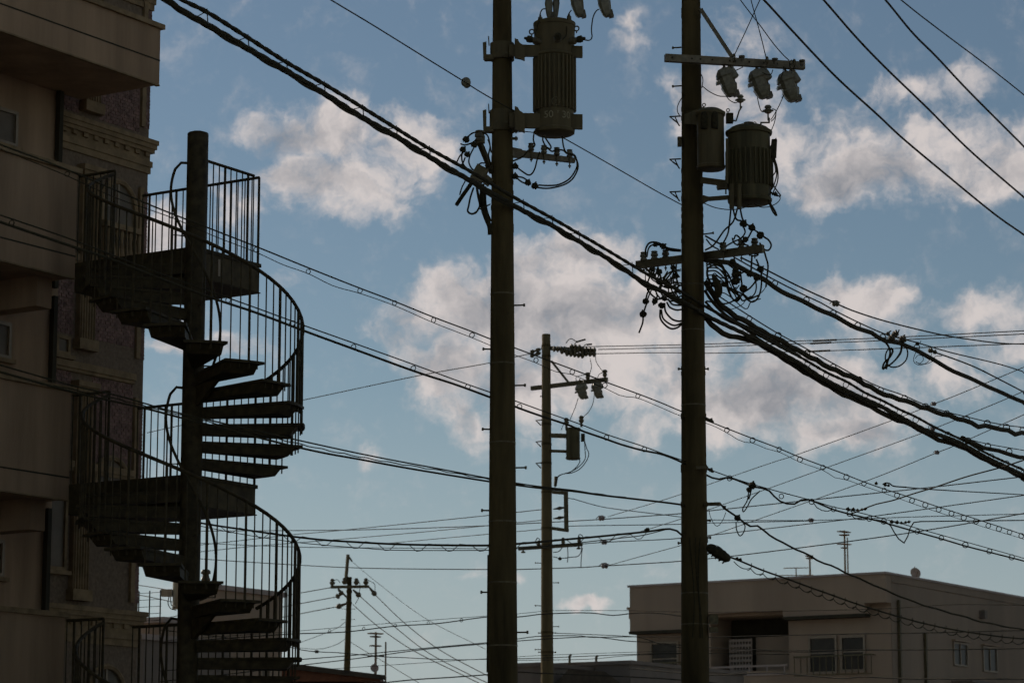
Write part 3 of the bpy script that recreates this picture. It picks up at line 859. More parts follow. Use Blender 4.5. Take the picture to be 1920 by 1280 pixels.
for y in (655, 805, 957, 1110): bolt(P1, -1, y, .075)
for y in (552, 682, 830, 978, 1092, 1210): strap(P1, y)
for y in (428, 300): band(P1, y, .10, .004)
for y in (322, 342, 362, 390): band(P1, y, .05, .006)
for y in (88, 160): bolt(P2, -1, y, .12, R(-6))
for y in (442,): bolt(P2, 1, y, .13, R(6))
for y in (424, 434, 452, 690, 700, 405, 392): band(P2, y, .05, .005)
for y in (535, 620, 760, 1112, 1170): strap(P2, y)
for y in (20, 30, 205, 222, 320, 345, 372): band(P2, y, .06, .006)
for y in (780, 876, 880, 945, 1012): band(P2, y, .07, .008)
for y, s in ((692, -1), (692, 1), (976, 1), (1008, 1), (1018, -1)): bolt(P2, s, y, .03)
for y in (743, 1055, 1135, 1217): bolt(P3, -1, y, .14 if y != 743 else .02)
for y in (1092, 1174): bolt(P3, 1, y, .14)
for y in (648, 668, 795, 832, 868, 922, 990, 1022, 1185, 1222): band(P3, y, .06, .007)
for y, s in ((1186, -1), (1186, 1), (1222, -1), (1222, 1)): bolt(P3, s, y, .05)
for y in (1141, 1161): bolt(P4, -1, y, .13); bolt(P4, 1, y, .13)
for y in (1108, 1130): band(P4, y, .1, .02)
# ribbon cables tied down the face of the second pole
for k, off in enumerate((-.05, .03, .07)):
    t, ax, rad, Y = P2; q = MB()
    pts = [ax(z) + Vector((off + .03 * math.sin(z * 3 + k), -rad(z) - .004, 0)) for z in [zrow(1010 + i * 17, Y) for i in range(12)]]
    q.tube(pts, .007, 5); q.build('ground_wire', 'rubber', t)
q = MB(); t, ax, rad, Y = P1
q.tube([ax(z) + Vector((-rad(z) - .006, -.02, 0)) for z in [zrow(1040 + i * 20, Y) for i in range(12)]], .008, 5); q.build('ground_wire', 'rubber', t)

# ------------------------------------------------------------------ pole hardware helpers
def tp(name, parent, pix, Y0, Y1=None, r=.012, m='rubber', sub=4, n=6):
    q = MB(); q.tube(smooth_pts(wp(pix, Y0, Y1), sub), r, n)
    return q.build(name, m, parent, smooth=True)
def conn(parent, px, py, Y, s=5.0, ang=0.0, m='rubber', name='connector'):
    """moulded clamp cover: barrel with flanges and a lug"""
    c = at(px, py, Y); k = s * m_per_px(py, Y)
    ax = Vector((math.cos(ang), .2, -math.sin(ang))).normalized()
    q = MB()
    q.lathe(c - ax * k, ax, [(0, k * .45), (k * .15, k * .75), (k * .5, k * .8), (k * .55, k * 1.0), (k * .8, k * 1.0), (k * .85, k * .8), (k * 1.2, k * .8), (k * 1.25, k * .98), (k * 1.5, k * .95), (k * 1.6, k * .7), (k * 2.0, k * .4)], 9)
    pr = ax.cross(Vector((0, 1, 0))).normalized()
    q.hexa([c + ax * (k * a) + pr * (k * b) + Vector((0, k * d, 0)) for d in (-.3, .3) for a, b in ((-.3, .6), (.3, .6), (.25, 1.35), (-.2, 1.3))])
    return q.build(name, m, parent)
spool_prof = [(0, .55), (.12, .62), (.28, .62), (.34, .48), (.42, .48), (.5, .66), (.78, .66), (.84, .5), (.92, .5), (1.0, .6), (1.12, .56), (1.16, .3)]
def spool(parent, px, py, Y, hpx=16, m='porcelain', stud=8):
    """low voltage insulator standing on an arm, its stud below; (px, py) is its foot"""
    c = at(px, py, Y); k = hpx * m_per_px(py, Y)
    q = MB(); q.lathe(c, UP, [(d * k * .86, r_ * k * .62) for d, r_ in spool_prof], 12)
    o = q.build('insulator', m, parent, smooth=True)
    if stud:
        q = MB(); s_ = m_per_px(py, Y); q.cyl(c, c - UP * (stud + 13) * s_, .010, .010, 6); q.cyl(c - UP * (13 + stud * .35) * s_, c - UP * (13 + stud * .6) * s_, .022, .022, 6)
        q.build('stud', 'steel', parent)
    return o
def pin_insulator(name, label, px, py, Y, s=11, group=None, hang=None):
    """skirted pin insulator; (px, py) = middle of the skirt, s = half width in pixels"""
    c = at(px, py, Y); k = s * m_per_px(py, Y)
    t = thing(name, label, 'insulator', c - UP * k, group)
    q = MB(); q.lathe(c - UP * k * .55, UP, [(0, k * .35), (k * .1, k * .6), (k * .35, k * .72), (k * .42, k * 1.0), (k * .5, k * 1.0), (k * .72, k * .55), (k * .9, k * .42), (k * 1.0, k * .62), (k * 1.2, k * .66), (k * 1.3, k * .5), (k * 1.45, k * .45), (k * 1.5, k * .2)], 16)
    q.build('skirt', 'porcelain', t, smooth=True)
    q = MB(); q.lathe(c - UP * k * .62, UP, [(0, k * .3), (k * .07, k * .36), (k * .3, k * .4)], 12); q.build('collar', 'orange_cap', t, smooth=True)
    q = MB(); q.cyl(c - UP * k * 1.9, c - UP * k * .5, k * .14, k * .14, 8); q.build('pin', 'steel', t)
    return t
def cutout(label, px, py, Y, w, h, tilt=-.35, group=None, m='porcelain', flip=1):
    """box type fuse cutout: stepped porcelain body with side lobes and a spring lid, hanging from a stud; (px, py) top of body"""
    s = m_per_px(py, Y); c = at(px, py, Y)
    t = thing('fuse_cutout', label, 'fuse cutout', c, group)
    rot = Matrix.Rotation(tilt, 3, 'Y')
    W_, H_ = w * s, h * s
    def L(x, y, z): return c + rot @ Vector((x * W_ * flip, y * W_, z * H_))
    q = MB()
    prof = [(0.02, .40, .50), (-.10, .56, .58), (-.24, .60, .60), (-.30, .50, .52), (-.55, .44, .46), (-.62, .50, .50), (-.80, .42, .44), (-.93, .34, .36), (-1.0, .22, .26)]
    rings = []
    for z, hx, hy in prof:
        rings.append([L(sx_ * hx * a, sy_ * hy * b, z) for sx_, sy_, a, b in ((-1, -1, .6, 1), (1, -1, .6, 1), (1, -1, 1, .5), (1, 1, 1, .5), (1, 1, .6, 1), (-1, 1, .6, 1), (-1, 1, 1, .5), (-1, -1, 1, .5))])
    vs = [p for g_ in rings for p in g_]; fs = []
    for i in range(len(rings) - 1):
        for k in range(8): fs.append((i * 8 + k, i * 8 + (k + 1) % 8, (i + 1) * 8 + (k + 1) % 8, (i + 1) * 8 + k))
    fs += [tuple(range(7, -1, -1)), tuple(range((len(rings) - 1) * 8, len(rings) * 8))]
    q.add(vs, fs); q.build('body', m, t)
    q = MB()   # round lobe on the side
    q.lathe(L(.45, -.3, -.30), rot @ Vector((flip * .25, 0, -1)), [(-.22 * H_, W_ * .16), (-.18 * H_, W_ * .27), (.12 * H_, W_ * .27), (.16 * H_, W_ * .14)], 12); q.build('fuse_tube', m, t, smooth=True)
    q = MB(); q.hexa([L(x, y, z) for z in (-.44, -.36) for x, y in ((-.72, -.25), (-.45, -.25), (-.45, .25), (-.72, .25))]); q.build('side_lug', m, t)
    q = MB(); q.hexa([L(x, y, z) for z in (-1.04, -.86) for x, y in ((.1, -.3), (.46, -.3), (.46, .3), (.1, .3))]); q.build('lid', 'porcelain_dark', t)
    q = MB(); q.cyl(L(.05, 0, 0), c + UP * 12 * s, .018, .018, 8); q.cyl(L(.05, 0, .02), L(.05, 0, .10), W_ * .2, W_ * .16, 8); q.build('stud', 'steel', t)
    q = MB(); q.lathe(L(.42, -.1, -.02), rot @ Vector((flip * .5, 0, .9)), [(0, W_ * .2), (.08 * H_, W_ * .2), (.1 * H_, W_ * .1), (.2 * H_, W_ * .09), (.22 * H_, W_ * .15), (.28 * H_, W_ * .14)], 8); q.build('terminal', 'porcelain_dark', t)
    return t
def beam(mb, p0, p1, w, h):
    d = (p1 - p0).normalized(); s_ = d.cross(UP).normalized(); u = s_.cross(d)
    return mb.hexa([p0 - s_ * w / 2 - u * h / 2, p0 + s_ * w / 2 - u * h / 2, p1 + s_ * w / 2 - u * h / 2, p1 - s_ * w / 2 - u * h / 2,
                    p0 - s_ * w / 2 + u * h / 2, p0 + s_ * w / 2 + u * h / 2, p1 + s_ * w / 2 + u * h / 2, p1 - s_ * w / 2 + u * h / 2])
def text_on_tank(parent, s, c, r, hgt, ang0, m='print_pale'):
    """lettering wrapped round a tank of radius r, centred at angle ang0 (0 = towards the camera)"""
    cu = bpy.data.curves.new('lettering', 'FONT'); cu.body = s; cu.size = hgt; cu.align_x = 'CENTER'; cu.extrude = .0
    o = bpy.data.objects.new('lettering_src', cu); col.objects.link(o)
    dg = bpy.context.evaluated_depsgraph_get(); me = bpy.data.meshes.new_from_object(o.evaluated_get(dg))
    bpy.data.objects.remove(o); bpy.data.curves.remove(cu)
    og = ORIG[parent.name]
    for v in me.vertices:
        a = ang0 + v.co.x / r
        p = Vector((c.x + (r + .004) * math.sin(a), c.y - (r + .004) * math.cos(a), c.z + v.co.y))
        v.co = p - og
    me.materials.append(M[m])
    q = bpy.data.objects.new('lettering', me); col.objects.link(q); q.parent = parent; ORIG[q.name] = og
    return q
def transformer(label, px, yt, yb, w, Y, fins=0, lid_h=16, m='transformer_paint', rings=True, neck=None):
    """pole transformer: tank with domed lid, base ring, cooling fins; px centre, yt lid top, yb bottom rows, w width in pixels"""
    s = m_per_px((yt + yb) / 2, Y); c0 = at(px, yb, Y); zt_ = at(px, yt, Y).z; zb = c0.z
    r_ = w / 2 * s; o = Vector((c0.x, c0.y, zb))
    t = thing('transformer', label, 'transformer', o)
    H = zt_ - zb; lh = lid_h * s
    q = MB()
    q.lathe(o, UP, [(0, r_ * .86), (.012, r_ * .93), (.05, r_ * .95), (.06, r_ * .90), (.10, r_ * .90), (H - lh - .05, r_ * .90), (H - lh - .05, r_ * .90), (H - lh, r_ * .90)], 30)
    tank = q.build('tank', m, t, smooth=True)
    q = MB(); q.lathe(o + UP * (H - lh + .001), UP, [(0, r_ * .98), (.02, r_ * 1.0), (.045, r_ * 1.0), (.05, r_ * .95), (lh * .7, r_ * .80), (lh * .92, r_ * .6), (lh, r_ * .2)], 30)
    lid = q.build('lid', m, t, smooth=True)
    if fins:
        z0, z1 = zb + H * .20, zb + H * .66
        q = MB(); q.hexa([Vector((x, y, z)) for z in (0, z1 - z0) for x, y in ((r_ * .88, -.012), (r_ * 1.02, -.008), (r_ * 1.02, .008), (r_ * .88, .012))])
        fm = q.mesh('cooling_fin', m)
        for k in range(fins):
            place('cooling_fin', fm, t, o + UP * (H * .20), rot=(0, 0, 2 * math.pi * (k + .37) / fins))
    return t, o, H, r_, s
def lug_ring(parent, px, py, Y, rp=4.5):
    c = at(px, py, Y); k = rp * m_per_px(py, Y)
    q = MB(); q.torus(c, (.25, 1, 0), k, k * .3, 14, 6); q.cyl(c - UP * k * 1.9, c - UP * k * 1.0, k * .3, k * .3, 6)
    return q.build('lifting_ring', 'steel', parent, smooth=True)
def bushing(parent, p0, d, L, r_, m='porcelain_dark', cap='rubber'):
    d = Vector(d).normalized()
    q = MB(); q.lathe(p0, d, [(0, r_ * 1.15), (L * .12, r_ * 1.15), (L * .16, r_ * .9), (L * .4, r_ * .85), (L * .45, r_ * 1.05), (L * .52, r_ * 1.05), (L * .56, r_ * .8), (L * .7, r_ * .75)], 14)
    b = q.build('bushing', m, parent, smooth=True)
    q = MB(); q.lathe(p0 + d * L * .68, d, [(0, r_ * .9), (L * .1, r_ * 1.0), (L * .25, r_ * .95), (L * .3, r_ * .5), (L * .45, r_ * .3)], 12); q.build('cap', cap, b, smooth=True)
    return b

# ------------------------------------------------------------------ nearest pole: finned transformer and its bracket
Yt = 33.95
T1, o1, H1, r1, s1 = transformer('large finned pole transformer numbered 50 and 30 on the nearest pole', 1040, 38, 252, 80, Yt, 30, 14)
# conical head between tank and lid
q = MB(); q.lathe(o1 + UP * (H1 * .70), UP, [(0, r1 * .91), (H1 * .04, r1 * .93), (H1 * .10, r1 * .95), (H1 * .22, r1 * .97), (H1 * .232, r1 * .99)], 30); q.build('head', 'transformer_paint', T1, smooth=True)
q = MB(); q.lathe(o1 + UP * (H1 * .665), UP, [(0, r1 * .92), (.01, r1 * .97), (.03, r1 * .97), (.04, r1 * .92)], 30); q.build('rim', 'transformer_paint', T1, smooth=True)
for px, py, dx in ((1009, 76, -1), (1082, 76, 1)):
    p0 = at(1040 + dx * 22, 80, Yt - .14)
    bushing(T1, p0, (dx * 1.0, -.45, .12), .23, .046)
bushing(T1, at(1045, 74, Yt - r1 * .90), (.05, -1, .05), .14, .046)
lug_ring(T1, 997, 60, Yt - .05, 4.6); lug_ring(T1, 1081, 54, Yt - .05, 4.6)
for px, py in ((1013, 40), (1067, 38)):
    q = MB(); c = at(px, py, Yt - .1); q.cyl(c - UP * .06, c + UP * .05, .035, .028, 8); q.cyl(c + UP * .05, c + UP * .08, .015, .015, 6); q.build('clamp', 'steel', T1)
text_on_tank(T1, '50', Vector((o1.x, o1.y, at(1026, 229, Yt).z)), r1 * .905, 19 * s1, -.33)
text_on_tank(T1, 'P', Vector((o1.x, o1.y, at(1044, 221, Yt).z)), r1 * .905, 8 * s1, .17)
text_on_tank(T1, '30', Vector((o1.x, o1.y, at(1056, 229, Yt).z)), r1 * .905, 19 * s1, .62)
text_on_tank(T1, 'T', Vector((o1.x, o1.y, at(1043, 203, Yt).z)), r1 * .905, 11 * s1, .05)
q = MB(); zc = at(1043, 199, Yt).z
q.tube([Vector((o1.x + (r1 * .905) * math.sin(.04 + 8 * s1 * math.cos(a) / r1), o1.y - (r1 * .905) * math.cos(.04 + 8 * s1 * math.cos(a) / r1), zc + 8 * s1 * math.sin(a))) for a in [2 * math.pi * k / 20 for k in range(21)]], .0045, 4); q.build('lettering', 'print_pale', T1)
# two bracket arms
for (ya, yb, yc) in ((80, 108, 98), (207, 243, 228)):
    br_ = thing('transformer_bracket', ('upper' if ya < 100 else 'lower') + ' steel bracket holding the finned transformer to the nearest pole', 'bracket', at(970, yb, 33.9), 'transformer brackets of the nearest pole')
    q = MB(); beam(q, at(955, (ya + yb) / 2 + 1, 33.78), at(1092, (ya + yb) / 2 + 4, 33.86), .05, (yb - ya) * .78 * s1); q.build('arm', 'transformer_paint', br_)
    q = MB(); beam(q, at(955, (ya + yb) / 2 + 1, 34.28), at(1090, (ya + yb) / 2 + 4, 34.30), .05, (yb - ya) * .78 * s1); q.build('arm', 'transformer_paint', br_)
    q = MB(); c = P1[1](zrow(yc, 34)); rr = P1[2](zrow(yc, 34)); hh = (yb - ya + 4) * s1
    q.lathe(c - UP * hh / 2, UP, [(0, rr), (0, rr + .03), (hh, rr + .03), (hh, rr)], 26); q.build('collar', 'transformer_paint', br_, smooth=True)
    q = MB(); q.prism([at(905, ya, 33.9), at(912, ya - 2, 33.9), at(912, yb - 6, 33.9), at(926, yb - 6, 33.9), at(926, yb + 3, 33.9), at(909, yb + 3, 33.9), at(906, yb, 33.9)], (0, .12, 0)); q.build('hook_plate', 'transformer_paint', br_)
    q = MB(); q.cyl(at(917, ya + 6, 33.95), at(916, ya - 12, 33.95), .008, .008, 6); q.build('pin', 'steel', br_)
    q = MB(); q.prism([at(965, yb, 33.72), at(965, ya - 8, 33.72), at(971, ya - 6, 33.72), at(974, ya, 33.72), at(980, ya + 4, 33.72), at(984, ya + 10, 33.72), at(984, yb + 5, 33.72), at(976, yb + 2, 33.72)], (0, .06, 0)); q.build('gusset', 'transformer_paint', br_)
    for bx in (932, 949):
        q = MB(); q.cyl(at(bx, yc, 33.68), at(bx, yc, 33.74), .02, .02, 6); q.build('bolt', 'steel', br_)
# leads of the transformer
ld = thing('transformer_leads', 'thin insulated leads rising from the finned transformer to the fuse cutouts', 'wire', at(1060, 80, 33.7))
tp('lead', ld, [(1012, 36), (1013, 26), (1017, 18), (1024, 17)], 33.7, 33.9, .008)
tp('lead', ld, [(1064, 36), (1066, 27), (1071, 20)], 33.7, 33.9, .008)
tp('lead', ld, [(1095, 75), (1105, 76), (1110, 70), (1109, 55), (1112, 33), (1118, 21), (1123, 18)], 33.6, 33.9, .008)
tp('lead', ld, [(1055, 74), (1062, 65), (1062, 40)], 33.6, 33.8, .008)
tp('lead', ld, [(1003, 66), (1008, 50), (1011, 40)], 33.6, 33.75, .008)
# arm above the picture that carries the cutouts, and the cutouts
arm = thing('crossarm', 'crossarm of the nearest pole above the fuse cutouts at the top edge', 'crossarm', at(1040, -40, 34.0))
q = MB(); beam(q, at(900, -52, 33.78), at(1160, -46, 33.95), .075, .085); q.build('arm', 'arm_paint', arm)
tt = 'fuse cutout at the top edge above the finned transformer, '
cutout(tt + 'leftmost of four', 1028, -36, 33.9, 15, 72, -.02, 'cutouts of the nearest pole')
cutout(tt + 'second from the left', 1044, -38, 34.0, 13, 74, .03, 'cutouts of the nearest pole', flip=-1)
cutout(tt + 'third from the left', 1072, -36, 33.95, 24, 72, -.22, 'cutouts of the nearest pole')
cutout(tt + 'rightmost with curved lead', 1122, -36, 33.95, 24, 72, -.24, 'cutouts of the nearest pole')
# low voltage arm on the right of the nearest pole
la = thing('low_voltage_arm', 'steel arm with four spool insulators right of the nearest pole', 'crossarm', at(1010, 300, 34.1))
q = MB(); p0, p1 = at(958, 286, 34.0), at(1075, 301, 34.35)
d = (p1 - p0).normalized(); sd = d.cross(UP).normalized(); u = sd.cross(d)
for f0, f1, h0, h1 in ((0, .16, .125, .11), (.16, 1.0, .085, .062)):
    a, b = p0.lerp(p1, f0), p0.lerp(p1, f1)
    q.hexa([a - sd * .03 - u * h0 / 2, a + sd * .03 - u * h0 / 2, b + sd * .03 - u * h1 / 2, b - sd * .03 - u * h1 / 2, a - sd * .03 + u * h0 / 2, a + sd * .03 + u * h0 / 2, b + sd * .03 + u * h1 / 2, b - sd * .03 + u * h1 / 2])
q.cyl(p1 - d * .01, p1 + d * .015, .036, .036, 10)
q.build('arm', 'arm_paint', la)
for k, (x, y) in enumerate(((996, 283), (1020, 287), (1044, 291), (1068, 295))):
    spool(la, x, y, 34.05 + k * .08, 15, 'porcelain' if k % 2 else 'porcelain_dark', 8)
for y in (246, 260):
    q = MB(); q.cyl(at(958, y, 33.9), at(971, y, 33.9), .018, .018, 8); q.cyl(at(966, y, 33.9), at(969, y, 33.9), .03, .03, 8); q.build('bolt', 'steel', la)
for y in (312, 331):
    conn(la, 966, y, 33.9, 6, 0)
J = lambda pix, r=.011, Y0=33.85, Y1=None: tp('jumper_wire', la, pix, Y0, Y1, r)
J([(1002, 246), (1000, 262), (1003, 272), (999, 276)]); J([(1018, 255), (1018, 264), (1023, 274), (1027, 279)]); J([(1020, 255), (1026, 264), (1033, 275), (1031, 279), (1024, 276)])
J([(1054, 255), (1056, 272), (1060, 284), (1068, 290), (1076, 292), (1083, 305), (1083, 318), (1073, 336), (1056, 347), (1030, 353), (1010, 352), (1004, 349)])
J([(1027, 278), (1035, 284), (1043, 281), (1056, 282), (1063, 288), (1076, 290), (1081, 300), (1081, 315), (1068, 335), (1048, 346), (1028, 348), (1009, 347)])
J([(1012, 285), (1007, 300), (1003, 316), (997, 326), (990, 328), (980, 322), (968, 313)]); J([(990, 282), (980, 294), (962, 302)])
J([(968, 331), (980, 333), (988, 338), (993, 342)]); J([(968, 333), (978, 341), (988, 345)])
J([(970, 248), (985, 247), (1003, 249)], .006)
conn(la, 990, 343, 33.85, 6, .3); conn(la, 1003, 349, 33.85, 6.5, .2)
# left arm of the nearest pole, with clamps and drooping jumpers
lb = thing('branch_arm', 'short slanting arm with clamps and looping jumpers left of the nearest pole', 'crossarm', at(905, 330, 33.8))
q = MB(); beam(q, at(922, 322, 33.95), at(897, 262, 33.5), .05, .075); q.build('arm', 'steel', lb)
spool(lb, 899, 266, 33.5, 22, 'porcelain_dark', 0)
q = MB(); q.box(at(901, 262, 33.5), (.11, .06, .09)); q.build('seat', 'steel', lb)
for x, y, s_ in ((874, 262, 6.5), (868, 281, 6), (876, 290, 5.5), (889, 272, 6)): conn(lb, x, y, 33.45, s_, .6)
JL = lambda pix, r=.010, Y0=33.45, Y1=33.7: tp('jumper_wire', lb, pix, Y0, Y1, r)
JL([(897, 249), (888, 249), (880, 254), (876, 260)]); JL([(905, 249), (913, 253), (917, 262), (919, 274), (921, 286)]); JL([(893, 262), (885, 268), (872, 272), (864, 270)])
JL([(868, 287), (862, 293), (857, 303)]); JL([(866, 287), (866, 300), (870, 310), (876, 316)]); JL([(888, 278), (882, 290), (879, 303), (883, 314), (889, 320)]); JL([(872, 296), (868, 306), (862, 312)])
JL([(915, 262), (919, 275), (916, 292), (921, 310)]); JL([(908, 306), (902, 306), (896, 311), (894, 318)]); JL([(910, 310), (914, 316), (921, 313)])
q = MB(); q.box(at(899, 326, 33.6), (.16, .1, .19), Matrix.Rotation(.5, 3, 'Y')); q.build('clamp_body', 'steel', lb)
q = MB(); q.box(at(908, 334, 33.65), (.2, .1, .10), Matrix.Rotation(.7, 3, 'Y')); q.build('clamp_jaw', 'steel', lb)
JL([(883, 345), (868, 366), (856, 384)], .026); JL([(872, 340), (866, 352), (862, 365)], .009); JL([(888, 352), (882, 370), (879, 385), (877, 396), (884, 401), (893, 398), (899, 388)], .013)
JL([(893, 352), (896, 370), (899, 385), (896, 394), (888, 400)], .009); JL([(895, 352), (899, 372), (902, 390)], .009); JL([(900, 392), (909, 388), (919, 383)], .009)
tp('drop_cable', lb, [(904, 345), (904, 372), (906, 392), (912, 410), (918, 425), (919, 440)], 33.6, 33.8, .035); tp('drop_cable', lb, [(909, 350), (909, 380), (913, 400), (919, 415)], 33.6, 33.8, .022)

# ------------------------------------------------------------------ second pole: upper crossarm
ca = thing('crossarm', 'long pale crossarm with three hanging fuse cutouts on the crowded pole', 'crossarm', at(1376, 120, 38.2))
pa, pb = at(1247, 109, 38.02), at(1508, 124, 38.5)
q = MB(); beam(q, pa, pb, .085, 14 * m_per_px(110, 38.2)); q.build('arm', 'arm_paint', ca)
q = MB(); d = (pb - pa).normalized()
for f in (.05, .19, .25, .335, .46, .50, .60, .705, .80, .90, .975):
    c = pa.lerp(pb, f); q = MB(); q.cyl(c + Vector((0, -.052, 0)), c + Vector((0, -.043, 0)), .014, .014, 6); q.build('bolt_hole', 'interior_dark', ca)
q = MB(); beam(q, at(1314, 18, 38.3), at(1373, 108, 38.22), .05, .055); q.build('brace', 'arm_paint', ca)
for x, y in ((1391, 112), (1453, 117), (1504, 120)):
    q = MB(); c = at(x, y, 38.25); q.lathe(c - UP * .03, UP, [(0, .025), (.05, .025), (.06, .045), (.085, .045), (.09, .02)], 10); q.build('knob', 'porcelain_dark', ca)
for x, y in ((1376, 109), (1438, 114), (1489, 119)):
    q = MB(); c = at(x, y, 38.2); q.torus(c, (1, .15, 0), .055, .012, 12, 5); q.build('u_bolt', 'steel', ca)
g_ = 'cutouts under the crossarm of the crowded pole'
cutout('fuse cutout nearest the crowded pole under its long crossarm', 1357, 132, 38.3, 30, 52, -.30, g_)
cutout('middle fuse cutout of three under the long crossarm', 1418, 135, 38.4, 32, 53, -.30, g_)
cutout('outermost fuse cutout at the right end of the long crossarm', 1472, 140, 38.5, 32, 54, -.30, g_)
lw = thing('cutout_leads', 'thin leads running between the three cutouts and pin insulators on the crowded pole', 'wire', at(1400, 220, 38.2))
LW = lambda pix, r=.007, Y0=38.2, Y1=None: tp('lead', lw, pix, Y0, Y1, r)
LW([(1316, 161), (1330, 172), (1347, 180), (1362, 181), (1381, 181)]); LW([(1362, 181), (1368, 188), (1378, 193), (1386, 190)]); LW([(1420, 183), (1424, 200), (1428, 209), (1436, 210)])
LW([(1469, 180), (1460, 200), (1450, 218), (1445, 225)]); LW([(1470, 178), (1466, 184)]); LW([(1448, 204), (1455, 208), (1453, 220), (1446, 228)]); LW([(1455, 215), (1452, 230), (1445, 247), (1438, 254)])
LW([(1378, 133), (1385, 130), (1393, 126)]); LW([(1429, 136), (1438, 140), (1446, 139), (1449, 131)]); LW([(1465, 145), (1468, 135), (1470, 125)]); LW([(1315, 140), (1318, 150), (1316, 165)]); LW([(1284, 178), (1277, 186), (1271, 198), (1270, 208), (1274, 217)])
LW([(1484, 133), (1480, 120), (1484, 113), (1488, 118)])
pin_insulator('pin_insulator', 'pin insulator with orange collar above the small round transformer', 1388, 187, 38.2, 10, 'pin insulators of the crowded pole')
pin_insulator('pin_insulator', 'pin insulator on a bent bracket above the finned dark transformer', 1440, 207, 38.3, 10.5, 'pin insulators of the crowded pole')
# transformers of the second pole
T2, o2, H2, r2, s2 = transformer('small smooth round transformer tucked against the crowded pole', 1333, 204, 318, 57, 38.02, 0, 14)
lug_ring(T2, 1320, 197, 37.9, 3); lug_ring(T2, 1365, 207, 38.0, 3)
for dx, hh_ in ((-.05, 0), (.10, .0)):
    q = MB(); c = at(1333, 232, 38.02) + Vector((dx - .06, -r2 * .9, 0)); q.lathe(c - UP * .12, UP, [(0, .045), (.03, .052), (.16, .052), (.2, .05), (.24, .03)], 10); q.build('bushing_cover', 'rubber', T2, smooth=True)
q = MB(); q.box(at(1368, 222, 38.0), (.10, .12, .13)); q.build('terminal_box', 'rubber', T2)
q = MB(); q.tube([at(1374, 226, 38.0), at(1380, 227, 38.1), at(1383, 218, 38.15), at(1386, 208, 38.2), at(1391, 200, 38.2)], .012, 6); q.build('bent_bracket', 'steel', T2)
T3, o3, H3, r3, s3 = transformer('dark finned transformer with drooping leads right of the crowded pole', 1406, 236, 381, 88, 38.0, 30, 18, 'transformer_dark')
q = MB(); q.lathe(o3 + UP * H3, UP, [(-.02, .07), (.02, .06), (.03, .075), (.045, .075), (.05, .05)], 10); q.build('vent_cap', 'transformer_paint', T3, smooth=True)
lug_ring(T3, 1415, 232, 37.9, 3)
q = MB(); q.tube([at(1425, 244, 38.0), at(1427, 230, 38.05), at(1442, 230, 38.2), at(1442, 222, 38.3)], .014, 6); q.build('bent_bracket', 'steel', T3)
q = MB(); q.hexa([at(x, y, YY) for YY in (37.85, 38.0) for x, y in ((1440, 280), (1455, 258), (1457, 262), (1452, 295))]); q.build('secondary_cover', 'rubber', T3)
q = MB(); q.cyl(at(1449, 296, 37.9), at(1452, 262, 37.9), .05, .04, 8); q.build('secondary_boot', 'rubber', T3)
for px in (1372, 1386):
    q = MB(); q.cyl(at(px, 345, 37.66), at(px, 391, 37.66), .034, .034, 8); q.build('cable_conduit', 'transformer_paint', T3)
q = MB(); q.cyl(at(1363, 260, 37.7), at(1363, 345, 37.7), .02, .02, 6); q.build('side_pipe', 'transformer_paint', T3)
lead3 = lambda pix, r=.010, Y0=37.85, Y1=None: tp('lead', T3, pix, Y0, Y1, r)
lead3([(1450, 296), (1455, 315), (1456, 330), (1450, 350), (1445, 358), (1452, 366), (1464, 368)]); lead3([(1452, 296), (1458, 318), (1458, 340), (1450, 360), (1448, 366)]); lead3([(1449, 298), (1453, 310), (1454, 322), (1447, 332)])
lead3([(1447, 342), (1455, 355), (1464, 367)]); lead3([(1432, 366), (1443, 380), (1452, 394), (1456, 404), (1450, 398), (1443, 382), (1440, 366)], .014); lead3([(1444, 361), (1455, 364), (1463, 372), (1455, 382), (1440, 388), (1425, 388), (1414, 381)], .007)
lead3([(1448, 362), (1435, 368), (1425, 374)], .008); lead3([(1320, 381), (1340, 389), (1365, 393), (1390, 391), (1409, 382)], .007)
conn(T3, 1454, 364, 37.8, 4)
br2 = thing('transformer_bracket', 'twin bracket arms under the dark finned transformer on the crowded pole', 'bracket', at(1340, 372, 38.2), 'transformer brackets of the crowded pole')
q = MB(); beam(q, at(1316, 338, 38.2), at(1362, 344, 38.0), .06, .085); q.build('arm', 'transformer_paint', br2)
q = MB(); beam(q, at(1316, 374, 38.2), at(1368, 370, 38.0), .05, .055); q.build('arm', 'transformer_paint', br2)
q = MB(); q.prism([at(1316, 365, 38.1), at(1330, 369, 38.1), at(1330, 374, 38.1), at(1318, 381, 38.1)], (0, .08, 0)); q.build('gusset', 'transformer_paint', br2)
q = MB(); q.prism([at(1344, 348, 37.95), at(1362, 336, 37.95), at(1366, 340, 37.95), at(1366, 352, 37.95), at(1346, 354, 37.95)], (0, .1, 0)); q.build('gusset', 'transformer_paint', br2)
q = MB(); q.cyl(at(1361, 330, 37.8), at(1361, 364, 37.8), .012, .012, 6); q.build('tie_rod', 'steel', br2)
br3 = thing('transformer_bracket', 'upper collar bracket of the small round transformer on the crowded pole', 'bracket', at(1300, 226, 38.2), 'transformer brackets of the crowded pole')
q = MB(); q.hexa([at(x, y, YY) for YY in (38.05, 38.3) for x, y in ((1283, 232), (1320, 236), (1320, 200), (1284, 214))]); q.build('plate', 'transformer_paint', br3)
for y0 in (218, 298, 359):
    q = MB(); q.tube([at(1276, y0, 38.4), at(1256, y0 + 1, 38.25), at(1262, y0 + 6, 38.25), at(1270, y0 + 12, 38.3), at(1274, y0 + 18, 38.35)], .011, 6); q.tube([at(1266, y0 + 2, 38.3), at(1273, y0 + 17, 38.35)], .009, 5)
    q.build('hook_clip', 'band_steel', P2[0])
